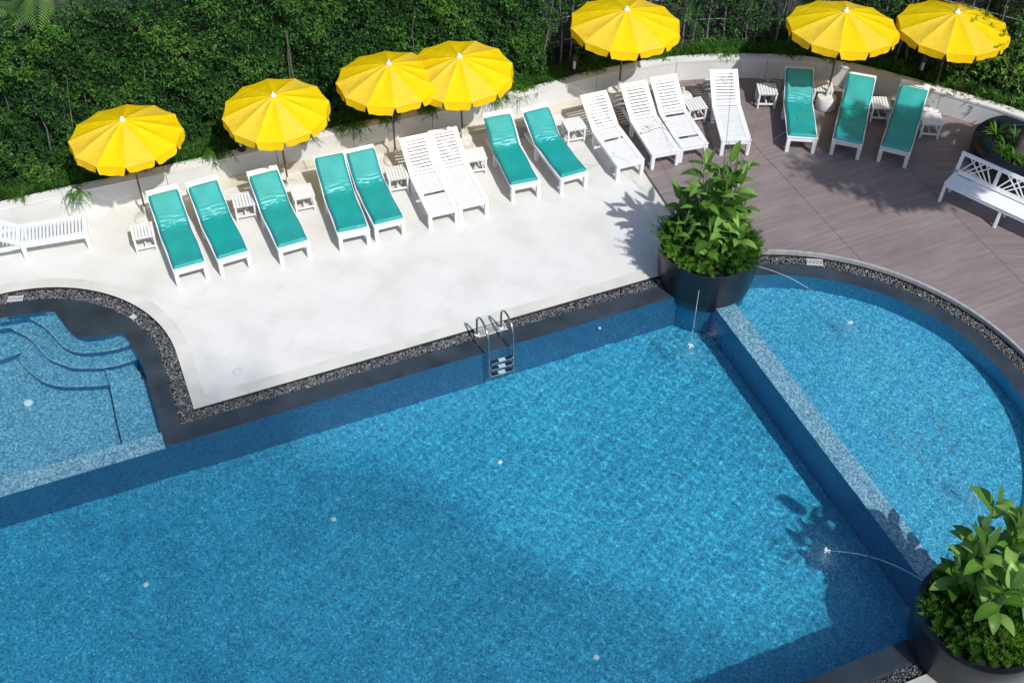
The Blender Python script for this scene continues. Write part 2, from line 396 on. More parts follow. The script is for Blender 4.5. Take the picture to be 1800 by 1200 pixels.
# spa on the left
spp = [(sl, .3), (sl, SPC[1])]+[(SPC[0]+SPR*math.cos(a), SPC[1]+SPR*math.sin(a)) for a in np.linspace(math.pi, 0, 60)]+[(0, .3)]
mb = MB(); n = len(spp); mb.add([st(*p, SD) for p in spp]+[st(*p, CZ) for p in spp], [(i, i+1, n+i+1, n+i) for i in range(n-1)])
struct(mb.build('spa_wall', m_mosspa))
struct(sheet('spa_floor', [st(*p) for p in spp], SD, m_mosspa))
mb = MB(); prism(mb, [st(*p) for p in ((sl, 0.003), (0, 0.003), (0, .40), (sl, .40))], SD-.2, -.13)
struct(mb.build('spa_ledge', m_moslite))
def w2(pts, d): return [uw(u, v, d) for u, v in pts]
# dark shelf level with the rim, in front of it the curving steps
far = [st(-.2, 3.9), st(-1.2, 4.7), st(-2.6, 4.75), st(-3.3, 4.7)]
def step(name, px, dep, far, m):
    p = [q for q in w2(px, dep)]; p = [Vector((q.x, q.y)) for q in catmull([Vector((q.x, q.y, 0)) for q in p], 5)]
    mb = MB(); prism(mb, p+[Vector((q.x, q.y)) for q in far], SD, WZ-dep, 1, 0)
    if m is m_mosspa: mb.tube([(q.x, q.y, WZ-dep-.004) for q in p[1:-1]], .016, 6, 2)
    return struct(mb.build(name, [m, m_mosshade, m_moslite]))
step('spa_shelf', [(95, 546), (103, 556), (112, 568), (124, 582), (143, 593), (176, 592), (212, 584), (222, 592)], -WZ+CZ+.05 if False else .024, [st(.02, 2.1), st(.02, 3.0), st(-.7, 4.3), st(-2, 4.6), st(-2.7, 4.5)], m_slate)
step('spa_step', [(50, 558), (75, 572), (93, 588), (108, 605), (130, 617), (158, 619), (192, 615), (230, 606)], .19, [st(.02, 2.0), st(.02, 3.0), st(-.7, 4.3), st(-2, 4.6), st(-3.2, 4.5)], m_mosspa)
step('spa_step', [(17, 576), (50, 592), (70, 613), (87, 630), (117, 642), (133, 646), (187, 645), (242, 631)], .38, [st(.02, 1.9), st(.02, 3.0), st(-.7, 4.3), st(-2, 4.6), st(-3.4, 4.5)], m_mosspa)
step('spa_step', [(32, 628), (50, 650), (77, 670), (110, 678), (150, 678), (192, 675), (250, 665)], .56, [st(.02, 1.9), st(-.3, 3.0), st(-1.0, 3.9), st(-1.75, 3.95)], m_mosspa)
mb = MB(); q = w2([(-60, 655), (0, 633), (40, 619), (80, 603), (88, 580)], .58); prism(mb, [Vector((a.x, a.y)) for a in q]+[Vector((st(-2.6, 4.5)).to_2d()), Vector(st(-5, 4.5).to_2d())], SD, WZ-.58, 1, 0); struct(mb.build('spa_step', [m_mosspa, m_mosshade]))
mb = MB(); q = w2([(185, 649), (196, 690), (207, 746)], .38); q2 = w2([(285, 735)], .45)[0]
prism(mb, [Vector((a.x, a.y)) for a in q]+[st(to_st(q[-1])[0], .405).to_2d(), st(-.0, .405).to_2d(), st(.02, 1.9).to_2d()], SD, WZ-.38, 1, 0); struct(mb.build('spa_bench', [m_mosspa, m_mosshade]))

# ------------------------------------------------------------ water
SPLASH = [(1214, 608), (1494, 568), (1452, 968), (1712, 862)]
def water():
    h = .032; S0, S1, T0, T1 = -8.2, 15.4, -8.72, 4.8
    s = np.arange(S0, S1, h); t = np.arange(T0, T1, h); SS, TT = np.meshgrid(s, t); ny, nx = SS.shape
    def sdf(a, b):
        def rect(x0, x1, y0, y1):
            dx = np.maximum(x0-a, a-x1); dy = np.maximum(y0-b, b-y1)
            return np.where((dx > 0) & (dy > 0), np.hypot(np.maximum(dx, 0), np.maximum(dy, 0)), np.maximum(dx, dy))
        d = rect(-8.1, 10.8, TB-.39, .39)
        d = np.minimum(d, np.hypot(a-ARC[0], b-ARC[1])-(ARR+.325))
        d = np.minimum(d, np.hypot(a-SPC[0], b-SPC[1])-(SPR+.35))
        d = np.minimum(d, rect(sl-.35, .35, 0, SPC[1])); return d
    a = SS.ravel().copy(); b = TT.ravel().copy(); d = sdf(a, b); ins = d <= 0
    out = ~ins & (d < h*2)
    for _ in range(3):
        e = 1e-4; gx = (sdf(a+e, b)-sdf(a-e, b))/(2*e); gy = (sdf(a, b+e)-sdf(a, b-e))/(2*e); dd = sdf(a, b)
        g = np.maximum(np.hypot(gx, gy), 1e-6); a = np.where(out, a-gx/g*dd, a); b = np.where(out, b-gy/g*dd, b)
    I = np.arange(ny*nx).reshape(ny, nx); q = np.stack([I[:-1, :-1], I[:-1, 1:], I[1:, 1:], I[1:, :-1]], -1).reshape(-1, 4)
    q = q[ins[q].any(1)]
    z = np.zeros_like(a)
    for k in range(46):
        lam = 10**rng.uniform(math.log10(.11), math.log10(.8)); kk = 2*math.pi/lam; th = rng.uniform(0, 2*math.pi)
        amp = .00135*lam**1.1/.25 * (.45 if lam > .5 else 1)*.14
        z += amp*np.sin(kk*(a*math.cos(th)+b*math.sin(th))+rng.uniform(0, 6.28))
    for i, (u, v) in enumerate(SPLASH):
        c = to_st(un(u, v, WZ)); r = np.hypot(a-c[0], b-c[1])
        z += .0016*.5*np.exp(-r/.4)*np.sin(r*2*math.pi/.15)*np.clip(r/.05, 0, 1)
    # calmer over the spa than beside the jets
    calm = np.where((b > .3) & (a < .5), .45, 1.0); z *= calm*np.clip(.62+.045*a, .5, 1.15)
    z *= np.clip(-d/.25, .12, 1)
    V = np.stack([O2.x+E1.x*a+E2.x*b, O2.y+E1.y*a+E2.y*b, WZ+z], 1)
    used = np.zeros(ny*nx, bool); used[q.ravel()] = True; rem = np.cumsum(used)-1; V = V[used]; q = rem[q]
    me = bpy.data.meshes.new('water'); me.vertices.add(len(V)); me.vertices.foreach_set('co', V.astype(np.float32).ravel())
    me.loops.add(q.size); me.loops.foreach_set('vertex_index', q.ravel().astype(np.int32)); me.polygons.add(len(q))
    me.polygons.foreach_set('loop_start', (np.arange(len(q))*4).astype(np.int32)); me.polygons.foreach_set('loop_total', np.full(len(q), 4, np.int32))
    me.polygons.foreach_set('use_smooth', np.ones(len(q), bool)); me.materials.append(m_water); me.update(calc_edges=True)
    o = bpy.data.objects.new('water', me); COL.objects.link(o); o['kind'] = 'structure'; o.cycles.is_caustics_caster = True
water()

# ------------------------------------------------------------ decks and ground
WF = [(-15, 17.25), (-12.5, 18.33), (-10.54, 19.21), (-9.39, 19.70), (-7.42, 20.49), (-4.51, 21.75), (-2.19, 22.66), (.3, 23.62), (1.9, 24.38), (3.82, 25.02), (6.01, 25.19), (7.99, 24.84), (10.38, 23.64), (11.46, 23.0), (13.5, 21.5), (15.5, 19.7)]
WP = [Vector((p.x, p.y)) for p in catmull([Vector((x, y, 0)) for x, y in WF], 8)]
def offs(P, d):
    out = []
    for i in range(len(P)):
        t = (P[min(i+1, len(P)-1)]-P[max(i-1, 0)]).normalized(); out.append(P[i]+Vector((-t.y, t.x))*d)
    return out
eA, eB = Vector((3.12, 20.86)), Vector((1.92, 24.33))     # edge between paving and wooden deck
ed = (eB-eA).normalized(); eC = eA-ed*2.4
sN = [st(*p).to_2d() for p in s0]
i0 = 0; i1 = max(i for i, p in enumerate(s0) if 9 < p[0] < 10.32 and p[1] > 0)
wl = [p for p in offs(WP, .05) if p.x < eB.x]
dk = sN[0:i1+1]+[Vector((3.95, 18.7)), eC, eB+ed*.3]+wl[::-1]+[Vector((-17, 16))]
struct(sheet('paving', dk, 0, m_tile))
# pale strip of stone along the wooden deck
nx_ = Vector((-ed.y, ed.x)); 
mb = MB(); qa = [eC, eB+ed*.2, eB+ed*.2+nx_*.34, eC+nx_*.34]
v, f = tess(qa, .004); mb.add(v, f); struct(mb.build('paving_border', m_strip))
# wooden deck in three bays
karc = [st(*p).to_2d() for p in outline(0, 0, .63) if p[0] > 10.7]
wr = [p for p in offs(WP, .05) if p.x >= eB.x]
s1a, s1b = Vector((5.77, 21.75)), Vector((7.12, 18.7)); s2a, s2b = Vector((9.13, 20.88)), Vector((10.35, 17.9))
def cut(P, a, b, side):                                # clip polygon by line a-b
    n = Vector((-(b-a).y, (b-a).x)).normalized()*side; out = []
    for i in range(len(P)):
        p, q = P[i], P[(i+1) % len(P)]; dp, dq = (p-a).dot(n)-.004, (q-a).dot(n)-.004
        if dp >= 0: out.append(p)
        if dp*dq < 0: out.append(p+(q-p)*(dp/(dp-dq)))
    return out
Pw = [eC, eA, eB]+wr+[Vector((16.2, 12)), Vector((16, 8))]+[p for p in karc[::-1] if p.y > 9.5]+[Vector((4.1, 18.6))]
DZ = .075
def deckpart(poly, m):
    mb = MB(); v, f = tess(poly, DZ); mb.add(v, f)
    n = len(poly)
    mb.add([Vector((p.x, p.y, -.05)) for p in poly]+[Vector((p.x, p.y, DZ)) for p in poly], [(i, (i+1) % n, n+(i+1) % n, n+i) for i in range(n) if not any(all(abs((x.x-a.x)*(b-a).normalized().y-(x.y-a.y)*(b-a).normalized().x) < .02 for x in (poly[i], poly[(i+1) % n])) for a, b in ((s1a, s1b), (s2a, s2b)))])
    return struct(mb.build('wooden_deck', m))
deckpart(cut(Pw, s1a, s1b, -1), m_wood)
deckpart(cut(cut(Pw, s1a, s1b, 1), s2a, s2b, -1), m_wood)
deckpart(cut(Pw, s2a, s2b, 1), m_wood2)
# front paving at the bottom corner
bp = [st(*p).to_2d() for p in s0 if p[1] < TB-.5 and p[0] < 10.6]
struct(sheet('paving', [st(13, -8.0).to_2d(), st(10.6, -8.8).to_2d()]+bp+[st(-10, -14).to_2d(), st(18, -14).to_2d(), st(16, -8.6).to_2d()], -.004, m_tile))
struct(sheet('ground', [(-80, 17), (-17, 16.0), *[(p.x, p.y) for p in offs(WP, .3)], (18, 12), (80, 12), (80, 120), (-80, 120)], -.02, m_ground))

# pebbles
def pebbles():
    mb_v = []; mb_f = []; tints = []
    ico_v = [(0, 0, -1), (.72, -.53, -.45), (-.28, -.85, -.45), (-.89, 0, -.45), (-.28, .85, -.45), (.72, .53, -.45), (.28, -.85, .45), (-.72, -.53, .45), (-.72, .53, .45), (.28, .85, .45), (.89, 0, .45), (0, 0, 1)]
    ico_f = [(0, 1, 2), (1, 0, 5), (0, 2, 3), (0, 3, 4), (0, 4, 5), (1, 5, 10), (2, 1, 6), (3, 2, 7), (4, 3, 8), (5, 4, 9), (1, 10, 6), (2, 6, 7), (3, 7, 8), (4, 8, 9), (5, 9, 10), (6, 10, 11), (7, 6, 11), (8, 7, 11), (9, 8, 11), (10, 9, 11)]
    iv = np.array(ico_v); iff = np.array(ico_f); C = []
    a, b = c0, g0; n = len(a)
    for i in range(n):
        p0, p1, q0, q1 = a[i], a[(i+1) % n], b[i], b[(i+1) % n]
        if min(p0[0], p1[0]) < -6.5 or (p0[1] < -8 and p0[0] < 5): continue
        ar = math.hypot(p1[0]-p0[0], p1[1]-p0[1])*math.hypot(q0[0]-p0[0], q0[1]-p0[1])
        for _ in range(int(ar*1500+rnd.random())):
            u, v = rnd.random(), rnd.uniform(.03, .97)
            x = (p0[0]*(1-u)+p1[0]*u)*(1-v)+(q0[0]*(1-u)+q1[0]*u)*v; y = (p0[1]*(1-u)+p1[1]*u)*(1-v)+(q0[1]*(1-u)+q1[1]*u)*v
            C.append(st(x, y, rnd.uniform(-.075, -.035)))
    C = np.array([tuple(c) for c in C]); n = len(C); sc = np.stack([rng.uniform(.014, .03, n), rng.uniform(.011, .02, n), rng.uniform(.008, .014, n)], 1)
    th = rng.uniform(0, 6.28, n); V = iv[None]*sc[:, None]
    x = V[..., 0]*np.cos(th)[:, None]-V[..., 1]*np.sin(th)[:, None]; y = V[..., 0]*np.sin(th)[:, None]+V[..., 1]*np.cos(th)[:, None]
    V = np.stack([x, y, V[..., 2]+rng.normal(0, .25, n)[:, None]*x], -1)+C[:, None]
    Fc = (iff[None]+np.arange(n)[:, None, None]*12).reshape(-1)
    me = bpy.data.meshes.new('gutter_pebbles'); me.vertices.add(12*n); me.vertices.foreach_set('co', V.astype(np.float32).ravel())
    me.loops.add(len(Fc)); me.loops.foreach_set('vertex_index', Fc.astype(np.int32)); nf = len(Fc)//3; me.polygons.add(nf)
    me.polygons.foreach_set('loop_start', (np.arange(nf)*3).astype(np.int32)); me.polygons.foreach_set('loop_total', np.full(nf, 3, np.int32)); me.polygons.foreach_set('use_smooth', np.ones(nf, bool))
    at = me.attributes.new('tint', 'FLOAT', 'POINT'); at.data.foreach_set('value', np.repeat(rng.beta(1.6, 2.2, n), 12).astype(np.float32))
    me.materials.append(m_pebble); me.update(calc_edges=True)
    o = bpy.data.objects.new('gutter_pebbles', me); COL.objects.link(o); tag(o, 'grey and black pebbles filling the overflow gutter round the pool', 'pebbles', None, 'stuff')
pebbles()
# things set into gutter and paving
def grille(u, v, L, W, rz, label):
    t = thing('drain_grille', label, 'grille', un(u, v, -.02), rz, 'drain grilles in the gutter')
    mb = MB(); n = max(6, int(L/.028))
    for i in range(n): mb.box((-L/2+L*(i+.5)/n, 0, 0), (L/n*.5, W, .02))
    mb.build('slats', m_grille, t); mb = MB()
    mb.box((0, W/2, .002), (L, .014, .024)); mb.box((0, -W/2, .002), (L, .014, .024)); mb.build('frame', m_grille, t)
grille(863, 579, .62, .20, A1, 'long white drain grille in the pebble gutter between the ladder rails')
grille(1432, 461, .34, .16, R(-4), 'short white drain grille in the pebble gutter by the wooden deck')
grille(27, 525, .30, .12, R(8), 'white drain grille in the gutter behind the steps at the left edge')
grille(234, 557, .12, .09, R(-35), 'small broken white grille in the curved gutter below the cushioned loungers')
def disc(u, v, r, dep, label):
    p = uw(u, v, dep) if dep else un(u, v, .004)
    t = thing('pool_inlet' if dep else 'drain_cover', label, 'pool inlet' if dep else 'drain cover', p, 0, 'round inlets on the pool floor' if dep else None)
    mb = MB()
    if dep:
        mb.lathe([(r, 0), (r*.95, .02), (r*.3, .035)], n=20); mb.build('cap', m_fit, t).cycles.is_caustics_receiver = True
    else:
        mb.lathe([(r*.93, 0.001), (r*.9, .006)], n=28); mb.build('lid', m_tile, t); mb = MB(); mb.lathe([(r, 0.001), (r, .003), (r*.94, .003), (r*.94, .001)], n=28, cap=False); mb.build('frame', m_grey, t)
DM = -MD+WZ; DR = -RD+WZ; DS = -SD+WZ
disc(50, 708, .085, DS, 'large white inlet disc on the floor of the stepped spa pool at left')
disc(586, 912, .05, DM, 'white floor inlet in the deep pool, midway below the corner of the paving')
disc(257, 1027, .05, DM, 'white floor inlet in the deep pool nearest the lower left corner')
disc(879, 812, .05, DM, 'white floor inlet in the middle of the deep pool below the ladder')
disc(1048, 1155, .05, DM, 'white floor inlet in the deep pool nearest the bottom edge')
disc(1054, 577, .03, DM*.3, 'tiny white wall inlet in the deep pool between ladder and large planter')
disc(418, 653, .09, 0, 'round paving drain cover near the corner of the white paving')

# ------------------------------------------------------------ garden wall
def arclen(P):
    s = [0]
    for i in range(1, len(P)): s.append(s[-1]+(P[i]-P[i-1]).length)
    return s
WH = .62
def wallstrip(mb, P, d0, d1, z0, z1, brk=(), gap=.012):
    A, B = offs(P, d0), offs(P, d1); s = arclen(P)
    # resample into pieces
    def at(Q, x):
        for i in range(1, len(s)):
            if s[i] >= x: k = (x-s[i-1])/(s[i]-s[i-1]); return Q[i-1].lerp(Q[i], k)
        return Q[-1]
    cuts = [0]+sorted(brk)+[s[-1]]
    for c in range(len(cuts)-1):
        x0, x1 = cuts[c]+gap/2, cuts[c+1]-gap/2
        xs = [x0]+[x for x in s if x0 < x < x1]+[x1]; n = len(xs)
        a = [at(A, x) for x in xs]; b = [at(B, x) for x in xs]; vs = []
        for z in (z0, z1):
            vs += [(p.x, p.y, z) for p in a]+[(p.x, p.y, z) for p in b]
        fs = []
        for i in range(n-1):
            fs += [(i, i+1, 2*n+i+1, 2*n+i), (2*n+i, 2*n+i+1, 3*n+i+1, 3*n+i), (n+i+1, n+i, 3*n+i, 3*n+i+1)]
        fs += [(0, 2*n, 3*n, n), (n-1, 2*n-1, 4*n-1, 3*n-1)]
        mb.add(vs, fs)
def s_at(u, v, z):
    p = un(u, v, z).to_2d(); s = arclen(WP); return min((((WP[i]-p).length), s[i]) for i in range(len(WP)))[1]
joints = sorted(s_at(u, v, .3) for u, v in ((115, 360), (290, 320), (470, 260), (615, 240), (750, 220), (905, 180), (1043, 145), (1190, 125), (1338, 122), (1490, 140), (1640, 175)))
gw = thing('garden_wall', 'long curved pale rendered wall with white coping behind the loungers', 'wall')
mb = MB(); wallstrip(mb, WP, 0, .22, -.03, WH-.05, joints); mb.build('wall_panels', m_wall, gw)
mb = MB(); wallstrip(mb, WP, .012, .20, -.03, WH-.06); mb.build('core', m_joint, gw)
mb = MB(); wallstrip(mb, WP, -.012, .24, WH-.05, WH, joints, .006); mb.build('coping', m_cap, gw)
sA, sB = s_at(285, 340, 0), s_at(1035, 185, 0)
sP = arclen(WP); LP = [WP[i] for i in range(len(WP)) if sA < sP[i] < sB]
mb = MB(); wallstrip(mb, LP, -.26, -.004, -.002, .10, [2.6, 5.3, 7.4]); mb.build('ledge', m_ledge, gw)

# planting strip, soil
mb = MB(); wallstrip(mb, WP, .24, 1.5, -.01, WH-.06); so_ = mb.build('planting_bed', m_soil); so_['kind'] = 'structure'

# ------------------------------------------------------------ loungers
HY, HZ, FH = 1.34, .42, .40      # hinge distance from the foot end, top height
BA = R(31); BL = .90             # backrest angle and length
def lounger(kind, gapslat=False):
    t = thing('sun_lounger', '', 'sun lounger', group='sun loungers along the curved wall')
    W = .66
    wm = m_dimwhite if kind == 'teal_shade' else m_white
    mb = MB()
    for sx in (-1, 1): mb.box((sx*(W/2-.035), HY/2, FH-.05), (.055, HY, .09))
    mb.box((0, .03, FH-.055), (W-.14, .045, .08)); mb.box((0, HY+.02, FH-.055), (W-.14, .05, .07))
    for sx in (-1, 1): mb.box((sx*(W/2-.035), HY+.28, FH-.06), (.05, .54, .07))
    mb.build('frame', wm, t, .006)
    mb = MB()                                           # seat boards
    mb.box((0, .055, FH+.006), (W+.02, .11, .022))
    for sx in (-1, 1): mb.box((sx*(W/2-.045), .11+(HY-.11)/2, FH+.006), (.11, HY-.112, .022))
    n = 17; pitch = (HY-.11-.03)/n
    for i in range(n):
        if gapslat and i in gapslat: continue
        mb.box((0, .12+pitch*(i+.5), FH+.002), (W-.195, pitch-.023, .018))
    mb.build('seat_slats', wm, t)
    # backrest
    M = Matrix.Rotation(BA, 3, 'X'); o = Vector((0, HY+.01, FH+.006))
    mb = MB()
    def bb(x, y, w_, l_, h_=.022, dz=0): mb.box(o+M @ Vector((x, y, dz)), (w_, l_, h_), 0, 0, M)
    for sx in (-1, 1): bb(sx*(W/2-.055), BL/2, .11, BL)
    bb(0, BL-.055, W-.222, .11); bb(0, .035, W-.222, .07)
    n = 9; y0, y1 = .075, BL-.115; pitch = (y1-y0)/n
    for i in range(n): bb(0, y0+pitch*(i+.5), W-.222, pitch-.024, .018)
    mb.build('backrest', wm, t)
    for sx in (-1, 1):                                  # props under the backrest
        mb = MB(); mb.beam(o+M @ Vector((sx*.22, .62, -.02)), Vector((sx*.22, HY+.42, FH-.08)), .03, .03); mb.build('backrest_prop', wm, t)
    for x, y in ((-1, .045), (1, .045), (-1, HY-.05), (1, HY-.05)):
        mb = MB(); mb.box((0, 0, .175), (.088, .088, .35), taper=.92); l = mb.build('leg', wm, t, .008); l.location = (x*(W/2-.04), y, 0)
        if y < .2: l.location.y = .04
    if kind != 'white': cushion(t, 0)
    return t
def cushion(t, seed, top=.13, foot=.07, x0=0.0, wid=.60):
    r = random.Random(seed); nx, ny = 15, 92; th = .062
    L1, L2 = HY-foot, BL-top; Lt = L1+L2; vs = []
    ph = [r.uniform(0, 6.28) for _ in range(8)]
    M = Matrix.Rotation(BA, 3, 'X')
    rows = []
    for j in range(ny+1):
        l = Lt*j/ny
        k = l-L1
        # smooth bend round the hinge
        bend = .10
        if k < -bend: y, z, a = foot+l, 0, 0
        elif k > bend:
            p = M @ Vector((0, k, 0)); y, z, a = HY+p.y, p.z, BA
        else:
            f = (k+bend)/(2*bend); a = BA*f; p1 = Vector((0, k)) if k < 0 else (M @ Vector((0, k, 0))).yz
            y = HY+(k if k < 0 else p1[0]); z = (0 if k < 0 else p1[1])+.012*math.sin(math.pi*f)
        rows.append((l, k, y, z, a))
    def wr(u, k, l):                                    # creases near the bend
        e = math.exp(-((k-.03)/.17)**2)
        c = 0
        for i, (f, dr) in enumerate(((74, .35), (112, -.5), (52, .2), (150, .15))):
            c += math.sin(f*k+dr*6*u+ph[i]+1.6*math.sin(u*3+ph[i+4]))*(.5 if i else .7)
        m2 = math.exp(-max(0, k-.1)*3)*(.4 if k > 0 else 0)
        return .0075*c*e+.004*c*m2*.6+.003*math.sin(l*9+ph[2])*math.sin(u*4+ph[3])
    top_, bot = [], []
    for (l, k, y, z, a) in rows:
        nrm = Vector((0, -math.sin(a), math.cos(a)))
        for i in range(nx+1):
            u = -1+2*i/nx; e = min(1, (1-abs(u))/.09, min(l, Lt-l)/.04+.0); e = max(0, e); hgt = th*(.45+.55*math.sqrt(1-(1-e)**2))
            x = x0+u*wid/2+.006*math.sin(l*7+ph[5])
            b = Vector((x, y, FH+.02+z)); top_.append(b+nrm*(hgt+wr(u, k, l)*(1 if e > .5 else .3))); bot.append(b)
    n = nx+1; vs = top_+bot; N = len(top_); fs = []
    for j in range(ny):
        for i in range(nx):
            a = j*n+i; fs.append((a, a+1, a+n+1, a+n)); fs.append((N+a, N+a+n, N+a+n+1, N+a+1))
    for j in range(ny):
        a = j*n; fs.append((a, a+n, N+a+n, N+a)); a = j*n+nx; fs.append((a, N+a, N+a+n, a+n))
    for i in range(nx): fs.append((i, N+i, N+i+1, i+1)); a = ny*n+i; fs.append((a, a+1, N+a+1, N+a))
    mb = MB(); mb.add(vs, fs, 0, True); c = mb.build('cushion', m_vinyl, t)
    mb = MB()
    for sx in (-1, 1): mb.tube([Vector((x0+sx*(wid/2+.003)+.006*math.sin(q[0]*7+ph[5]), q[2], FH+.02+q[3]))+Vector((0, -math.sin(q[4]), math.cos(q[4])))*.03 for q in rows[::3]], .006, 5)
    mb.build('piping', m_pipe, c)
    return c
LG = [
 # footL footR backL backR kind, label, options
 ((305, 480), (364, 463), (257, 343), (314, 328), 'teal', 'teal cushioned sun lounger right beside the leftmost side table', {}),
 ((383, 461), (440, 445), (326, 323), (381, 309), 'teal', 'teal cushioned sun lounger second from the left, with a side table on its right', {}),
 ((489, 441), (545, 426), (432.5, 302.5), (487.5, 291), 'teal', 'teal cushioned sun lounger under the second umbrella, standing between two side tables', {}),
 ((595, 417), (650, 405), (550, 280), (605, 267), 'teal', 'left teal lounger of the touching pair, its cushion covering the whole backrest', dict(top=.03, foot=.12)),
 ((659, 401), (711, 387), (606, 269), (659, 259), 'teal', 'right teal lounger of the touching pair, showing a white board above its cushion', dict(top=.10)),
 ((754, 379), (805, 366), (702, 245), (752, 234), 'white', 'bare white slatted lounger, left of the touching white pair, with one missing seat slat', dict(gap=(7,))),
 ((808, 365), (858, 351), (754, 234), (804, 224), 'white', 'bare white slatted lounger, right of the touching white pair under the fourth umbrella', {}),
 ((900, 331), (950, 320), (852, 205), (900, 197), 'teal', 'teal cushioned lounger just right of the white pair and its side table', dict(x0=-.025)),
 ((986, 316), (1034, 304), (918, 193), (961, 182.5), 'teal', 'teal cushioned lounger farthest right on the white paving, beside a side table', dict(foot=.05)),
 ((1084, 294), (1134, 281), (1022, 170), (1067, 161), 'white', 'bare white lounger astride the edge of paving and deck, dark gap in its seat', dict(gap=(11,))),
 ((1145, 275), (1197, 264), (1091, 150), (1137, 142), 'white', 'bare white slatted lounger on the wooden deck, just right of the umbrella in the bucket', {}),
 ((1197, 264), (1244, 251), (1144, 139), (1189, 130), 'white', 'bare white slatted lounger left of the side table by the empty umbrella stand', dict(gap=(3, 15))),
 ((1270, 250), (1319, 247), (1247.5, 121), (1296, 121), 'white', 'bare white slatted lounger standing alone behind the tall planter leaves', {}),
 ((1384, 243), (1437.5, 244.5), (1381, 121), (1431, 122), 'teal', 'teal cushioned lounger on the wooden deck left of the white umbrella drum, in full sun', dict(top=.05, foot=.04)),
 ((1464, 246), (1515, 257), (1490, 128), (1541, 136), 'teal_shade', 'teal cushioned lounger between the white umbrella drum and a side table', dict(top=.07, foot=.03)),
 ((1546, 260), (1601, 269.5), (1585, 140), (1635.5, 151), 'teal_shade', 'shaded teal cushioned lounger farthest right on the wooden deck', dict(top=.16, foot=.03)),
]
protos = {}
for i, (a, b, c, d, kind, lab, op) in enumerate(LG):
    dz = DZ if i >= 10 else 0
    pa, pb, pc, pd = un(*a, FH+dz), un(*b, FH+dz), un(*c, .88+dz), un(*d, .88+dz)
    f = (pa+pb)/2; h = (pc+pd)/2; v = h-f; ang = math.atan2(v.y, v.x)-math.pi/2
    if op.get('gap') or kind not in protos:
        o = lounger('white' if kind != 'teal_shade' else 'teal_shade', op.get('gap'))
        for ch in [x for x in COL.objects if x.parent == o and x.name.startswith('cushion')]:
            for g in [y for y in COL.objects if y.parent == ch]: bpy.data.objects.remove(g)
            bpy.data.objects.remove(ch)
        if not op.get('gap'): protos[kind] = o
    else:
        src = protos[kind]; o = src.copy(); COL.objects.link(o)
        for ch in [x for x in COL.objects if x.parent == src and not x.name.startswith('cushion')]:
            c2 = ch.copy(); COL.objects.link(c2); c2.parent = o
    o.location = (f.x, f.y, dz); o.rotation_euler = (0, 0, ang); o['label'] = lab
    if kind != 'white': cushion(o, 40+i, op.get('top', .13), op.get('foot', .07), op.get('x0', 0))
# the lounger lying lengthwise at the far left
src = protos['white']; o = src.copy(); COL.objects.link(o)
for ch in [x for x in COL.objects if x.parent == src]: c2 = ch.copy(); COL.objects.link(c2); c2.parent = o
pa, pb = un(152, 377.5, FH), un(156, 411, FH); f = (pa+pb)/2; ph_ = (un(12, 400, FH)+un(8, 435, FH))/2; v = ph_-f
o.location = (f.x, f.y, 0); o.rotation_euler = (0, 0, math.atan2(v.y, v.x)-math.pi/2); o['label'] = 'bare white slatted lounger set lengthwise along the wall at the left edge'

# ------------------------------------------------------------ side tables
def side_table(cross):
    t = thing('side_table', '', 'side table', group='slatted side tables between the loungers'); h = .42; w = .46
    mb = MB(); n = 7; p = w/n
    for i in range(n): mb.box((-w/2+p*(i+.5), 0, h-.01), (p-.012, w, .02))
    o = mb.build('table_top', m_white, t)
    if cross: o.rotation_euler = (0, 0, math.pi/2)
    mb = MB()
    for sy in (-1, 1): mb.box((0, sy*(w/2-.05), h-.045), (w-.08, .025, .045)); mb.box((sy*(w/2-.05), 0, h-.045), (.025, w-.126, .045))
    mb.build('apron', m_white, t)
    mb = MB()
    for sy in (-1, 1): mb.box((0, sy*(w/2-.04), .12), (w-.11, .03, .035)); mb.box((sy*(w/2-.04), 0, .125), (.03, w-.11, .035))
    mb.box((0, 0, .125), (.03, w-.12, .03)); mb.build('stretcher', m_white, t)
    for x in (-1, 1):
        for y in (-1, 1):
            mb = MB(); mb.box((0, 0, (h-.022)/2), (.042, .042, h-.022), taper=.9); l = mb.build('leg', m_white, t, .004); l.location = (x*(w/2-.035), y*(w/2-.035), 0)
    return t
TB_ = [((250, 405), 20, 0, 'white side table at the far left, left of the first teal lounger'),
 ((427, 350), 18, 0, 'white side table between the second and third teal loungers from the left'),
 ((531, 336), 20, 1, 'white side table with crosswise slats at the foot of the second umbrella'),
 ((697, 303), 16, 0, 'white side table between the teal pair and the white pair'),
 ((835, 271), 15, 1, 'white side table with crosswise slats just right of the white pair'),
 ((1009, 217), 18, 1, 'white side table with crosswise slats, farthest right on the white paving'),
 ((1222, 182), 16, 0, 'white side table in front of the empty umbrella stand'),
 ((1349, 156), 0, 0, 'white side table standing alone between white and teal loungers on the deck'),
 ((1447, 150), -4, 0, 'white side table behind the white umbrella drum'),
 ((1549, 180), -3, 0, 'white side table between the two rightmost teal loungers'),
 ((1638, 208), -6, 1, 'white side table with crosswise slats at the right end of the row')]
tp = {}
for i, (p, a, cr, lab) in enumerate(TB_):
    dz = DZ if i >= 6 else 0
    o = copy_tree(tp[cr]) if cr in tp else side_table(cr)
    tp.setdefault(cr, o)
    q = un(*p, .42+dz); o.location = (q.x, q.y, dz); o.rotation_euler = (0, 0, R(a)); o['label'] = lab

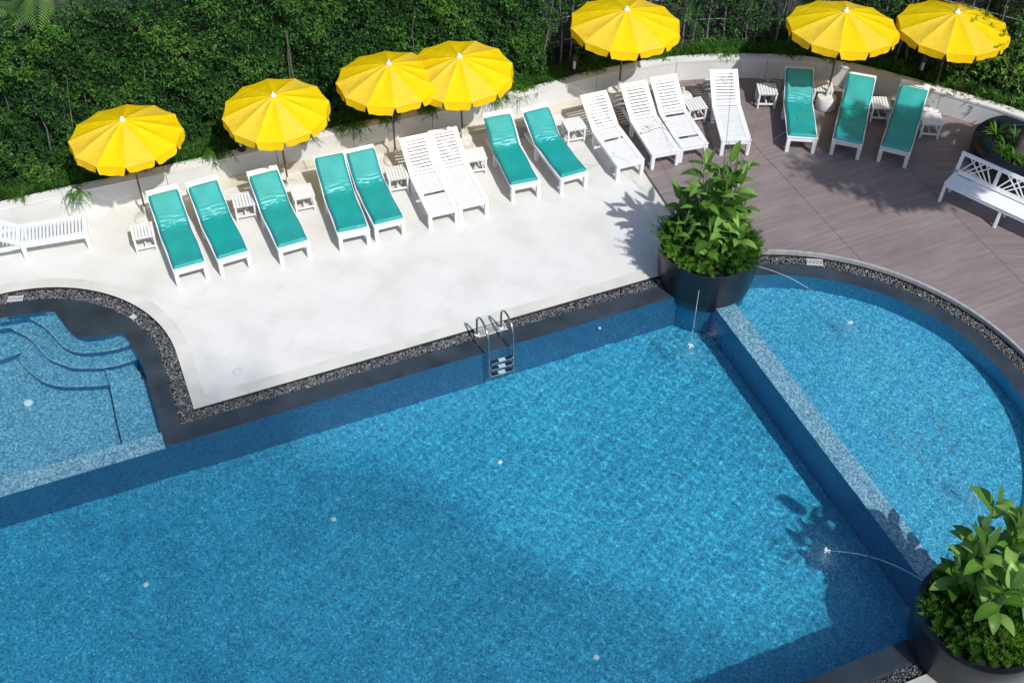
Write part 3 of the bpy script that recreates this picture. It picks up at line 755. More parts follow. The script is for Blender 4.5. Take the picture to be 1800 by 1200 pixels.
# ------------------------------------------------------------ umbrellas
def umbrella(base):
    t = thing('umbrella', '', 'umbrella', group='yellow umbrellas along the wall'); zr, za, Ru = 2.10, 2.46, 1.07
    b0 = {'drum': .30, 'bucket': .38, 'disc': .06}[base]
    mb = MB(); mb.tube([(0, 0, b0-.03), (0, 0, za+.01)], .019, 10); mb.build('pole', m_pole, t)
    mb = MB(); mb.tube([(0, 0, b0-.02), (0, 0, b0+.26)], .032, 12); mb.tube([(.03, 0, b0+.2), (.075, 0, b0+.2)], .008, 6); mb.build('sleeve', m_conc, t)
    mb = MB()
    if base == 'drum': mb.lathe([(.19, 0), (.20, .02), (.20, .27), (.185, .30), (.05, .305)], n=28)
    elif base == 'bucket': mb.lathe([(.15, 0), (.21, .36), (.225, .365), (.225, .39), (.19, .39), (.17, .34), (.03, .335)], n=28)
    else: mb.lathe([(.25, 0), (.25, .035), (.22, .06), (.06, .08), (.045, .12)], n=30)
    mb.build('base', m_conc, t)
    NP = 12; nr, ns = 9, 6; off = -math.pi/2-math.pi/12-R(2)
    def cp(a_idx, s, r):                                # panel point, s 0..1 across, r 0..1 out
        a0 = off+a_idx*2*math.pi/NP; a1 = a0+2*math.pi/NP
        p0 = Vector((math.cos(a0), math.sin(a0), 0)); p1 = Vector((math.cos(a1), math.sin(a1), 0)); d = p0.lerp(p1, s)
        rr = Ru*r; sag = .030*math.sin(math.pi*s)*math.sin(math.pi*min(1, r*.9)); z = za-(za-zr)*(r**1.22)
        edge = -.018*math.sin(math.pi*s)*r**6
        return Vector((d.x*(rr+edge), d.y*(rr+edge), z-sag))
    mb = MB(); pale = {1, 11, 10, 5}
    for k in range(NP):
        vs = [cp(k, s/ns, max(.02, r/nr)) for r in range(nr+1) for s in range(ns+1)]; m_ = ns+1
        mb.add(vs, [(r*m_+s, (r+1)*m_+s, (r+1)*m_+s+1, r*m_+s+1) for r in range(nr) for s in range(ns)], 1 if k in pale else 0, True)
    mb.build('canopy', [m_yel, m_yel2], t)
    for k in range(NP):
        mb = MB(); vs = []
        rr = random.Random(k*7); drop = rr.uniform(.14, .175); fl = rr.uniform(-.01, .05)
        out = Vector((math.cos(off+(k+.5)*2*math.pi/NP), math.sin(off+(k+.5)*2*math.pi/NP), 0))
        for j in range(4):
            for s in range(7):
                p = cp(k, .01+s/6*.98, 1.003); c = p.lerp(cp(k, .5, 1.003), 0.16*j/3*(abs(s/3-1)))
                c += out*(fl*j/3+.012*math.sin(s*1.9+k+j)*j/3)-Vector((0, 0, drop*j/3*(1-.10*abs(s/3-1)**2)))
                vs.append(c)
        mb.add(vs, [(j*7+s, (j+1)*7+s, (j+1)*7+s+1, j*7+s+1) for j in range(3) for s in range(6)], 0, True)
        mb.build('valance_flap', m_flap, t)
    for k in range(NP):
        mb = MB(); mb.tube([cp(k, 0, r)-Vector((0, 0, .012)) for r in (.03, .4, .75, .99)], .006, 5); rb = mb.build('rib', m_white, t)
        mb = MB(); mb.tube([Vector((0, 0, 2.0)), cp(k, 0, .5)-Vector((0, 0, .02))], .005, 5); mb.build('strut', m_white, rb)
    mb = MB(); mb.lathe([(.035, 1.96), (.04, 2.0), (.035, 2.04)], n=14); mb.build('runner', m_white, t)
    mb = MB(); mb.lathe([(.055, za-.012), (.06, za+.01), (.042, za+.03), (.022, za+.05), (.026, za+.068), (.006, za+.085)], n=18); mb.build('finial', m_white, t)
    return t
UM = [((258, 387), (214, 208), 'disc', 'leftmost yellow umbrella, above the first side table'),
 ((510, 325), (480, 165), 'disc', 'second yellow umbrella from the left, standing alone before the hedge'),
 ((697, 287), (683, 109), 'disc', 'yellow umbrella partly hidden behind the one that overlaps it'),
 ((817, 257), (807, 97), 'drum', 'yellow umbrella overlapping its left neighbour, above the white lounger pair'),
 ((1083, 186), (1102, 14), 'bucket', 'yellow umbrella standing in a white bucket behind the white loungers'),
 ((1450, 196), (1488, 16), 'drum', 'yellow umbrella standing in a white drum on the wooden deck'),
 ((1636, 190), (1684, 19), 'disc', 'rightmost yellow umbrella, behind the shaded teal lounger')]
up = {}; UC = []
for i, (b, tpx, base, lab) in enumerate(UM):
    dz = DZ if i >= 4 else 0
    o = copy_tree(up[base]) if base in up else umbrella(base); up.setdefault(base, o)
    P = un(*b, dz); T = un(*tpx, 2.5+dz); P = (P+Vector((T.x, T.y, dz)))/2
    ax = Vector((T.x-P.x, T.y-P.y, 2.5)).normalized()
    o.location = (P.x, P.y, dz); o.rotation_mode = 'QUATERNION'
    o.rotation_quaternion = Vector((0, 0, 1)).rotation_difference(ax) @ Matrix.Rotation(R((0, 4, -3, 2, -2, 3, -4)[i]), 4, 'Z').to_quaternion(); o['label'] = lab
    T2 = P+ax*2.2; UC.append((T2.x, T2.y, dz, 1.07*(1.05, 1.03, 1.07, 1.08, 1.17, 1.17, 1.16)[i]))
    k = (1.05, 1.03, 1.07, 1.08, 1.17, 1.17, 1.16)[i]; o.scale = (k, k, 1)
# empty stand and small drums
t = thing('umbrella_stand', 'empty white disc umbrella stand with a short tube behind a side table', 'umbrella stand', un(1199, 172, DZ), 0, 'spare umbrella stands')
mb = MB(); mb.lathe([(.25, 0), (.25, .05), (.2, .075), (.05, .08)], n=28); mb.build('base', m_conc, t)
mb = MB(); mb.tube([(0, 0, .07), (0, 0, .28)], .035, 12); mb.build('tube', m_conc, t)
for (u, v, dz, lab) in ((1243, 160, DZ, 'small grey drum half hidden left of the lone white lounger'), (1024, 158, 0, 'small grey drum behind the white lounger at the deck edge'), (917, 236, 0, 'small grey drum between the two teal loungers right of the white pair')):
    t = thing('drum', lab, 'drum', un(u, v, dz), 0, 'small grey drums behind the loungers')
    mb = MB(); mb.lathe([(.11, 0), (.13, .02), (.125, .24), (.11, .27)], n=20); mb.build('body', m_grey, t)
    mb = MB(); mb.lathe([(.10, .27), (.10, .29), (.03, .30)], n=20); mb.build('lid', m_conc, t)

# ------------------------------------------------------------ bench
a, b = un(1659, 321, .5+DZ), un(1800, 386, .5+DZ); dr = (b-a); ang = math.atan2(dr.y, dr.x)
t = thing('bench', 'long white garden bench with lattice back on the wooden deck at the right edge', 'bench', (a.x, a.y, DZ), ang)
BLn, BD, BSH = 2.62, .46, .50
mb = MB()
for i in range(5): mb.box((BLn/2, .045+i*.088, BSH-.012), (BLn, .079, .024))
mb.build('seat', m_bench, t, .004)
mb = MB(); mb.box((BLn/2, .03, BSH-.06), (BLn-.10, .03, .07)); mb.box((BLn/2, BD-.03, BSH-.06), (BLn-.10, .03, .07))
for x in (.03, BLn/3, 2*BLn/3, BLn-.03): mb.box((x, BD/2, BSH-.055), (.035, BD-.1, .05))
mb.build('seat_frame', m_bench, t)
for x in (.035, BLn-.035, BLn/2):
    for y in (.03, BD-.02):
        mb = MB(); mb.beam((x, y+(.03 if y < .2 else -.02), BSH-.026), (x, y-(.03 if y < .2 else -.03), 0), .06, .055); mb.build('leg', m_bench, t, .004)
tilt = R(15); Mb = Matrix.Rotation(-tilt, 3, 'X'); ob = Vector((0, BD-.01, BSH+.03)); H = .50
def bp3(x, z): return ob+Mb @ Vector((x, 0, z))
mb = MB()
mb.beam(bp3(0, .04), bp3(BLn, .04), .03, .09, up=Mb @ Vector((0, 0, 1))); mb.beam(bp3(0, H-.04), bp3(BLn, H-.04), .034, .085, up=Mb @ Vector((0, 0, 1)))
nb = 3
for i in range(nb+1):
    x = .04+(BLn-.08)*i/nb; mb.beam(bp3(x, -.06 if i in (0, nb) else .085), bp3(x, H-.083), .075, .03, up=Mb @ Vector((0, 1, 0)))
mb.build('back_frame', m_bench, t)
mb = MB(); bw = (BLn-.08)/nb
for i in range(nb):
    x0 = .04+bw*i+.04; x1 = x0+bw-.08; W_ = x1-x0; k = 0
    for u0, u1 in ((.70, .18), (.82, .42), (.94, .66)):
        for fl in (0, 1):
            ua, ub = (u0, u1) if not fl else (1-u0, 1-u1)
            mb.beam(bp3(x0+W_*ua, .082), bp3(x0+W_*ub, H-.08), .026, .012+.003*fl+.001*k, up=Mb @ Vector((0, 1, 0))); k += 1
mb.build('back_lattice', m_bench, t)
for x in (.03,):
    mb = MB(); mb.beam((x, .0, BSH+.24), (x, BD+.02, BSH+.26), .06, .03); mb.beam((x, .03, BSH), (x, .03, BSH+.225), .045, .045)

# ------------------------------------------------------------ ladder
t = thing('pool_ladder', 'stainless steel pool ladder with three treads hooked over the pool rim', 'ladder', st(0, 0, 0))
t.location = un(864, 590, 0); t.rotation_euler = (0, 0, A1)
lt = to_st(t.location)[1]
rails = []
for sx in (-1, 1):
    x = sx*.25; y0, y1 = .46-lt, -.14-lt
    pts = [(x, y0, -.02), (x, y0, .30)]
    for i in range(0, 13): a = math.pi*i/12; pts.append((x, (y0+y1)/2+(y0-y1)/2*math.cos(a), .36+.27*math.sin(a)))
    pts += [(x, y1-.01, .1), (x, y1-.03, -.4), (x, y1-.03, -.98)]
    mb = MB(); mb.tube([Vector(p) for p in pts], .021, 10); mb.build('rail', m_steel, t)
    mb = MB(); mb.lathe([(.055, .0), (.055, .015), (.03, .03)], (x, y0, 0), n=18); mb.build('flange', m_grille, t)
for i in range(3):
    z = -.22-.27*i; y = -.14-lt-.03
    mb = MB(); mb.box((0, y-.03, z), (.47, .09, .028)); s_ = mb.build('tread', m_steel, t, .004)
    mb = MB()
    for sx in (-1, 1): mb.box((sx*.145, y-.03, z+.019), (.14, .082, .012))
    mb.build('grip_pad', m_blackrub, s_)
    mb = MB(); mb.box((0, y-.03, z+.018), (.13, .08, .008)); mb.build('centre_plate', m_fit, s_)

# ------------------------------------------------------------ planters
def pot(name, label, c, r, h, prof=None, soilz=-.09):
    t = thing(name, label, 'planter', c)
    mb = MB(); mb.lathe(prof or [(r*.90, -.3), (r*.95, .0), (r*.985, h*.35), (r, h*.7), (r, h-.03), (r*.985, h), (r*.89, h), (r*.87, h-.03), (r*.86, h-.2)], n=72, cap=False); p = mb.build('pot', m_pot, t)
    mb = MB(); mb.lathe([(r*.88, h-.11), (.02, h-.04)], n=40, cap=False); mb.build('soil', m_soil, t)
    return t
def strip_leaf(V, Fc, T, base, d, up, L, W, droop, tint, seg=7, fold=.25):
    d = d.normalized(); side = d.cross(up); side = side.normalized() if side.length > 1e-4 else Vector((1, 0, 0))
    p = base.copy(); b0 = len(V); dirn = d.copy(); side0 = side
    for i in range(seg+1):
        u = i/seg; w_ = W*(math.sin(math.pi*min(1, u**.75))**.85)*.5+.002; nrm = side0.cross(dirn).normalized()
        V += [p-side0*w_+nrm*w_*fold, p.copy(), p+side0*w_+nrm*w_*fold]; T += [tint-.05, tint+.12, tint-.05]
        p = p+dirn*(L/seg); dirn = (dirn+Vector((0, 0, -droop/seg))).normalized()
    for i in range(seg):
        a = b0+i*3; Fc += [(a, a+1, a+4, a+3), (a+1, a+2, a+5, a+4)]
def strips(name, V, Fc, T, m, parent):
    me = bpy.data.meshes.new(name); me.from_pydata([tuple(v) for v in V], [], Fc); me.materials.append(m)
    at = me.attributes.new('tint', 'FLOAT', 'POINT'); at.data.foreach_set('value', np.clip(np.array(T, np.float32), 0, 1))
    for p in me.polygons: p.use_smooth = True
    o = bpy.data.objects.new(name, me); COL.objects.link(o); o.parent = parent; return o
def bush(parent, r, h0, n, hb, seed, m=None, front=1.0):
    """fine leaved bushy ring: sprigs growing up and out, needle leaves on both sides"""
    g = np.random.default_rng(seed); P = []; D = []; N = []; L = []; T = []
    for i in range(n):
        a = g.uniform(0, 2*math.pi); q = math.sqrt(g.uniform(.08, 1)); x, y = q*r*math.cos(a), q*r*math.sin(a)
        out = np.array([math.cos(a), math.sin(a), 0])*q; hh = hb*(1.1-.35*q)*g.uniform(.5, 1.25)*(1+.25*math.sin(3*a+seed))
        d = out*g.uniform(.25, .75)+np.array([g.normal(0, .22), g.normal(0, .22), 1]); d /= np.linalg.norm(d)
        p = np.array([x, y, h0-.05]); k = int(11+g.integers(6)); tn = g.uniform(.05, .6)+.25*math.sin(a*2.3+seed)+.15
        side = np.cross(d, rdir(1)[0]); side /= np.linalg.norm(side); o2 = np.cross(d, side)
        for j in range(k):
            f = (j+1)/k; pt = p+d*hh*(.35+.65*f)+out*.10*f*f
            for s_ in range(4):
                th = j*2.4+s_*math.pi/2; dd = d*(.55+.5*f)+(side*math.cos(th)+o2*math.sin(th))*.85
                P.append(pt); D.append(dd); N.append(g.normal(size=3)+np.array([0, 0, .6])); L.append(g.uniform(.07, .13)*(1.15-.4*f)); T.append(tn+.5*(f-.6)+g.normal(0, .1))
    L = np.array(L); return leaves_mesh('bush', np.array(P), np.array(D), np.array(N), L, L*.17, np.array(T), m or m_fine, parent, fold=.1)
# large planter in the pool edge
c1 = un(1248, 428, .82); h1 = .82
t1 = pot('planter', 'large round dark planter at the pool edge by the wooden deck, full of leafy plants', (c1.x, c1.y, 0), 1.0, h1)
mb = MB(); mb.lathe([(.86, MD+.02), (.86, -.08), (.5, -.075)], n=48); mb.build('plinth', m_mosshade, t1)
bush(t1, .82, h1-.10, 520, .46, 5)
def broad(parent, seed, nst, spread, h0, hmax, lmin, lmax, cx=0, cy=0, aspect=.26, erect=.5):
    g = random.Random(seed); V, Fc, T = [], [], []
    for i in range(nst):
        a = g.uniform(0, 6.28); q = g.random()**.6*spread; b = Vector((cx+q*math.cos(a), cy+q*math.sin(a), h0)); H_ = hmax*g.uniform(.45, 1)
        ln = Vector((math.cos(a), math.sin(a), 0))*g.uniform(.03, .22)+Vector((0, 0, 1)); pts = [b+Vector((ln.x*k*k*.5, ln.y*k*k*.5, 1*k))*H_ for k in (0, .35, .7, 1)]
        mb = MB(); mb.tube(pts, [.012, .010, .008, .005], 5); mb.build('stem', m_fern_stem, parent)
        nl = g.randint(6, 9); ph = g.uniform(0, 6.28)
        for j in range(nl):
            f = .25+.75*(j+.7)/nl; k = min(1, f); p = b+Vector((ln.x*k*k*.5, ln.y*k*k*.5, k))*H_
            az = ph+j*2.5+g.uniform(-.4, .4); el = g.uniform(.1, .8)+erect*(f-.4)
            d = Vector((math.cos(az)*math.cos(el), math.sin(az)*math.cos(el), math.sin(el)))
            L = g.uniform(lmin, lmax)*(1 if f < .9 else .85)
            strip_leaf(V, Fc, T, p, d, Vector((0, 0, 1)), L, L*aspect*g.uniform(.85, 1.25), g.uniform(.2, 2.2), g.uniform(.0, .95))
        d = Vector((g.uniform(-.3, .3), g.uniform(-.3, .3), 1)); strip_leaf(V, Fc, T, pts[-1], d, Vector((1, 0, 0)), lmax*.8, lmax*.8*aspect, .2, g.uniform(.6, 1))
    strips('broad_leaves', V, Fc, T, m_big, parent)
m_fern_stem = mat('green_stem', (.07, .12, .03), .5)
broad(t1, 3, 17, .42, h1-.1, 2.0, .38, .60, .06, .16, .33, .6)
broad(t1, 8, 26, .78, h1-.1, 1.0, .30, .48, 0, .06, .36, .4)
def stalk(parent, pts, seed, heads=3):
    g = random.Random(seed); P = catmull([Vector(p) for p in pts], 5); mb = MB(); mb.tube(P, .0045, 4)
    for k in range(heads):
        b = P[-1-k*2]; d = Vector((g.uniform(-1, 1), g.uniform(-1, 1), g.uniform(.2, 1))).normalized()
        e = b+d*g.uniform(.12, .22); mb.tube([b, e], .0025, 3)
        for q in range(5): x = b.lerp(e, .5+q*.12); mb.tube([x, x+Vector((g.uniform(-.04, .04), g.uniform(-.04, .04), g.uniform(0, .05)))], [.007, .002], 4)
    mb.build('dry_stalk', m_straw, parent)
def rel(u, v, z, c): q = un(u, v, z); return Vector((q.x-c.x, q.y-c.y, z))
stalk(t1, [rel(1272, 300, 1.5, c1), rel(1280, 215, 2.2, c1), rel(1286, 130, 2.8, c1), rel(1275, 150, 2.9, c1)], 1, 2)
stalk(t1, [rel(1300, 300, 1.4, c1), rel(1335, 205, 2.1, c1), rel(1372, 150, 2.5, c1), rel(1335, 138, 2.6, c1)], 2, 3)
stalk(t1, [rel(1310, 300, 1.5, c1), rel(1355, 250, 1.9, c1), rel(1400, 218, 2.1, c1), rel(1412, 196, 2.2, c1)], 3, 3)
stalk(t1, [rel(1225, 300, 1.5, c1), rel(1190, 250, 1.8, c1), rel(1165, 225, 2.0, c1), rel(1130, 235, 2.0, c1)], 4, 3)
# near planter, bottom right
c2 = un(1731, 1080, .82)
t2 = pot('planter', 'round black planter in the lower right corner with broad green leaves', (c2.x, c2.y, 0), 1.0, h1)
mb = MB(); mb.lathe([(.86, MD+.02), (.86, -.08), (.5, -.075)], n=48); mb.build('plinth', m_mosshade, t2)
bush(t2, .72, h1-.12, 400, .40, 9)
broad(t2, 21, 19, .60, h1-.1, 2.0, .36, .56, .0, .16, .42, .6)
V, Fc, T = [], [], []; strip_leaf(V, Fc, T, rel(1742, 988, 1.35, c2), Vector((.2, -.75, -.2)), Vector((0, 0, 1)), .22, .11, .8, .5); strips('dry_leaf', V, Fc, T, m_dead, t2)
stalk(t2, [rel(1680, 900, 1.4, c2), rel(1640, 830, 1.8, c2), rel(1600, 790, 2.1, c2), rel(1560, 770, 2.2, c2)], 7, 5)
stalk(t2, [rel(1715, 880, 1.5, c2), rel(1690, 820, 1.9, c2), rel(1665, 775, 2.2, c2), rel(1640, 735, 2.4, c2)], 8, 5)
# raised ring planter with the tree on the right
c3 = un(1812, 258, .45+DZ)
t3 = thing('planter', 'low wide dark ring planter at the right edge behind the bench', 'planter', (c3.x, c3.y, DZ))
mb = MB(); mb.lathe([(1.22, 0), (1.24, .2), (1.24, .43), (1.20, .45), (.86, .45), (.83, .43), (.83, .2)], n=72, cap=False); mb.build('ring', m_pot, t3)
mb = MB(); mb.lathe([(.85, .33), (.02, .38)], n=40, cap=False); mb.build('soil', m_soil, t3)
V, Fc, T = [], [], []; g = random.Random(5)
for i in range(16):
    a = g.uniform(1.3, 5.4); q = g.uniform(.25, .72); b = Vector((q*math.cos(a), q*math.sin(a), .34)); tn = g.uniform(.1, .7)
    for j in range(12):
        az = g.uniform(0, 6.28); d = Vector((math.cos(az), math.sin(az), g.uniform(.7, 1.8)))
        strip_leaf(V, Fc, T, b, d, Vector((0, 0, 1)), g.uniform(.22, .40), .028, g.uniform(.8, 1.8), tn+g.uniform(-.1, .2), 6)
for (u, v) in ((1752, 215),):
    b = rel(u, v+22, .50, c3); b.z = .38
    for j in range(26):
        az = g.uniform(0, 6.28); d = Vector((math.cos(az), math.sin(az), g.uniform(.8, 2.2)))
        strip_leaf(V, Fc, T, b, d, Vector((0, 0, 1)), g.uniform(.30, .48), .045, g.uniform(.5, 1.2), g.uniform(.6, 1), 6)
strips('ferns', V, Fc, T, m_fern, t3)
# tree standing in the ring
def tree(name, label, base, trunk, crown, ntwig, leaf, m, seed, rt=.16, group=None):
    t = thing(name, label, 'tree', base, 0, group); g = np.random.default_rng(seed); gr = random.Random(seed)
    mb = MB(); P = catmull([Vector(p) for p in trunk], 5); n = len(P); mb.tube(P, [rt*(1-.65*i/(n-1)) for i in range(n)], 10)
    cc = Vector(crown[0]); cr = crown[1]
    C = []
    for i in range(14):
        d = Vector((gr.gauss(0, 1), gr.gauss(0, 1), gr.gauss(.3, .7))).normalized(); e = cc+Vector((d.x*cr[0], d.y*cr[1], d.z*cr[2]))*gr.uniform(.55, .95); s_ = P[gr.randint(n//2, n-1)]
        mb.tube([s_, s_.lerp(e, .5)+Vector((0, 0, .15)), e], [rt*.3, rt*.18, .012], 5); C.append(e)
    mb.build('trunk', m_bark, t)
    cen = []
    for e in C+[cc]*3:
        for _ in range(ntwig//17): cen.append(np.array(e)+g.normal(size=3)*np.array(cr)*.27)
    cen = np.array(cen); cen = cen[(((cen-np.array(cc))/np.array(cr))**2).sum(1) < 1.35]; lean = cen-np.array(cc); lean /= np.linalg.norm(lean, axis=1)[:, None]+1e-6
    a = clusters(cen, 9, leaf*1.3, leaf, lean, .45, None); leaves_mesh('crown', *a, m, t); return t
tree('tree', 'dark trunked tree growing from the ring planter at the right edge', (c3.x-.28, c3.y-.15, DZ+.3), [(0, 0, 0), (.12, .15, .7), (.4, -.1, 1.9), (.7, -1.3, 3.6), (.4, -2.8, 4.9)], ((-.15, -3.85, 5.5), (1.75, 1.35, .8)), 2600, .17, m_vine, 4, .17)

# water jets
def jet(u0, v0, z0, u1, v1, label, sag):
    a = un(u0, v0, z0); b = un(u1, v1, WZ); t = thing('water_jet', label, 'water jet', (a.x, a.y, a.z), 0, 'thin water jets from the planters'); pts = []
    for i in range(22):
        f = i/21; p = a.lerp(b, f); p.z = a.z+(b.z-a.z)*f**1.0+sag*4*f*(1-f); pts.append(p-a)
    mb = MB(); mb.tube(pts[:12], [.0052]*12, 6)
    gd = random.Random(int(v0))
    for i in range(11, 21):                              # the stream breaks into drops
        for k in range(9): f = k/9+gd.uniform(-.05, .05); q = pts[i].lerp(pts[i+1], f)+Vector((gd.gauss(0, .006), gd.gauss(0, .006), 0)); mb.ball(q, gd.uniform(.003, .006), 6, sq=1.6)
    mb.build('stream', m_jet, t)
    g = random.Random(int(u0)); mb = MB(); c = b-a
    for i in range(30):
        r = abs(g.gauss(0, .035)); an = g.uniform(0, 6.28); mb.ball(c+Vector((r*math.cos(an), r*math.sin(an)*.8, abs(g.gauss(0, .02)))), g.uniform(.004, .013), 6)
    mb.build('splash', m_foam, t)
    mb = MB()
    for i in range(3200):
        dep_ = abs(g.gauss(0, .22))+.03; r = abs(g.gauss(0, .50))*(1+.35*math.sin(i*.9)); an = g.uniform(0, 6.28); q = c+Vector((r*math.cos(an), r*math.sin(an), -min(dep_, .5))); k = g.uniform(.0025, .0048)
        mb.add([q+Vector(x)*k for x in ((1, 0, 0), (-1, 0, 0), (0, 1, 0), (0, -1, 0), (0, 0, 1), (0, 0, -1))], [(0, 2, 4), (2, 1, 4), (1, 3, 4), (3, 0, 4), (2, 0, 5), (1, 2, 5), (3, 1, 5), (0, 3, 5)], 0, True)
    tag(mb.build('bubbles', m_bub, t), kind='stuff')
    mb = MB(); mb.lathe([(.014, -.012), (.016, 0), (.010, .012)], n=10); mb.build('nozzle', m_steel, t)
jet(1231, 495, .48, *SPLASH[0], 'thin water jet falling straight from the front of the large planter', .10)
jet(1331, 468, .55, *SPLASH[1], 'thin water jet arching right from the large planter into the round basin', .22)
jet(1622, 1020, .62, *SPLASH[2], 'thin water jet arching left from the corner planter into the deep pool', .20)
jet(1722, 960, .62, *SPLASH[3], 'thin water jet falling behind the corner planter leaves into the round basin', .18)

# ------------------------------------------------------------ hedges, ferns, palms
sW = arclen(WP)
def wp(x, d):                                          # point on wall path at arc length x, offset d
    x = max(0, min(sW[-1]-1e-3, x))
    for i in range(1, len(sW)):
        if sW[i] >= x:
            k = (x-sW[i-1])/(sW[i]-sW[i-1]); p = WP[i-1].lerp(WP[i], k); tt = (WP[i]-WP[i-1]).normalized(); n = Vector((-tt.y, tt.x)); return p+n*d, n
SW = np.array(sW); WPa = np.array([tuple(p) for p in WP])
def wpv(x, d):
    px = np.interp(x, SW, WPa[:, 0]); py = np.interp(x, SW, WPa[:, 1]); e = .05
    tx = np.interp(x+e, SW, WPa[:, 0])-np.interp(x-e, SW, WPa[:, 0]); ty = np.interp(x+e, SW, WPa[:, 1])-np.interp(x-e, SW, WPa[:, 1]); l = np.hypot(tx, ty)+1e-9
    nx, ny = -ty/l, tx/l; return px+nx*d, py+ny*d, nx, ny
xh = s_at(960, 130, .62)
def lump(x, z, sd):
    return .16*np.sin(x*1.7+sd)*np.sin(z*1.9+x*.6)+.10*np.sin(x*4.3+z*2.1+sd)+.07*np.sin(z*5.3-x*2.7)+.05*np.sin(x*9+z*7)
def hedge(name, label, x0, x1, z0, z1, dens, per, size, m, seed, thin=0.0, dist=.72, parts=None):
    t = thing(name, label, 'hedge'); n = int((x1-x0)*(z1-z0)*dens)
    x = rng.uniform(x0, x1, n); z = rng.uniform(z0, z1, n)
    if thin:                                            # gaps between the climbing stems
        k = (np.sin(x*2.3+1)+np.sin(x*5.1+z*1.3)+np.sin(z*3.1-x*1.7)+rng.normal(0, .8, n))
        keep = k > -1.6+thin*np.clip((x-x0)/3, 0, 1)+.25*np.clip(2.2-z, 0, 2); x, z = x[keep], z[keep]; n = len(x)
    dep = rng.exponential(.12, n); d = dist-lump(x, z, seed)*(.5 if thin else 1)+dep
    top = np.clip(z-(z1-.35), 0, 1); d = d+top*rng.uniform(0, 1.4, n)
    X, Y, nx, ny = wpv(x, d); C = np.stack([X, Y, z+top*.1*rng.normal(size=n)], 1); lean = np.stack([-nx, -ny, np.full(n, .45)], 1)
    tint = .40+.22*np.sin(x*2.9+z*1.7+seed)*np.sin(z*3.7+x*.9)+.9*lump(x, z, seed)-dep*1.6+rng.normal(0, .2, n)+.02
    for q in UC:                                        # pushed back where the umbrellas stand against it
        for _ in range(3):
            k = (np.hypot(C[:, 0]-q[0], C[:, 1]-q[1]) < q[3]+.16) & (np.abs(C[:, 2]-2.3-q[2]) < .5); C[k, 0] += nx[k]*.22; C[k, 1] += ny[k]*.22
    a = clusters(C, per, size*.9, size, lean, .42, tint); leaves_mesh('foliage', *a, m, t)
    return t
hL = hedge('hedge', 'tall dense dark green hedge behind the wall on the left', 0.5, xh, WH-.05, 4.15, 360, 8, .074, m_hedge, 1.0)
mb = MB(); g = random.Random(3)
Lp = [WP[i] for i in range(len(WP)) if .4 < sW[i] < xh]
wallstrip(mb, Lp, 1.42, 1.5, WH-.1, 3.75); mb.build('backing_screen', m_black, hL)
for i in range(26):
    mb = MB(); x = rnd.uniform(.5, xh); p, n = wp(x, rnd.uniform(.75, 1.05)); P = [Vector((p.x, p.y, .5))]
    for k in range(4): P.append(P[-1]+Vector((rnd.uniform(-.1, .1), rnd.uniform(-.05, .05), .6)))
    mb.tube(P, [.02, .016, .012, .008, .004], 5); mb.build('stem', m_greybark, hL)
hR = hedge('climbing_hedge', 'looser climbing hedge on wires behind the curved wall on the right', xh-.2, sW[-1], WH-.05, 3.6, 260, 8, .066, m_vine, 4.0, thin=.45, dist=.80)
for i in range(46):
    mb = MB(); x = xh+(sW[-1]-xh)*(i+rnd.random()*.6)/46; p, n = wp(x, rnd.uniform(.80, .95)); P = [Vector((p.x, p.y, .5))]
    for k in range(6): P.append(P[-1]+Vector((rnd.uniform(-.08, .08), rnd.uniform(-.04, .04), .55)))
    mb.tube(P, [.026, .022, .018, .014, .010, .007, .004], 5); mb.build('stem', m_greybark, hR)
for z in (1.15, 1.75, 2.35, 2.95):
    P = []
    for i in range(60):
        p, n = wp(xh+(sW[-1]-xh)*i/59, .92); P.append(Vector((p.x, p.y, z)))
    mb = MB(); mb.tube(P, .006, 4); mb.build('wire', m_grey, hR)
t = thing('fence', 'dark grey boarded fence glimpsed through the climbing hedge', 'fence')
Rp = [WP[i] for i in range(len(WP)) if sW[i] > xh-.5]
mb = MB(); wallstrip(mb, Rp, 1.55, 1.6, -.02, 3.3, [1.5*k for k in range(1, 12)], .05); mb.build('boards', m_fence, t)
P_ = offs(Rp, 1.52)
for i in range(0, len(P_), 7): mb = MB(); mb.box((P_[i].x, P_[i].y, 1.7), (.07, .07, 3.4)); mb.build('post', m_greybark, t)
def fern_band():
    n = 2600; P = []; D = []; N = []; L = []; W = []; T = []
    x = rng.uniform(.6, sW[-1], n); dd = rng.uniform(.22, .70, n); X, Y, nx, ny = wpv(x, dd); cl = .5+.5*np.sin(x*3.1)*np.sin(x*7.7+2)
    for i in range(n):
        k = 13; az = rng.uniform(0, 6.28, k); up_ = rng.uniform(.5, 1.6, k); tn = rng.uniform(.1, .7)*(.5+.6*cl[i])
        for j in range(k):
            d = np.array([math.cos(az[j]), math.sin(az[j]), up_[j]]); P.append((X[i], Y[i], WH-.08+rng.uniform(0, .10))); D.append(d); N.append((0, 0, 1)); L.append(rng.uniform(.10, .24)); W.append(.014); T.append(tn+rng.normal(0, .1))
    o = leaves_mesh('ground_cover', np.array(P), np.array(D), np.array(N, float)+rng.normal(0, .3, (len(P), 3)), np.array(L), np.array(W), np.array(T), m_fern, None, curl=.25)
    tag(o, 'low feathery ground cover growing between the wall coping and the hedges', 'ground cover', None, 'stuff')
fern_band()
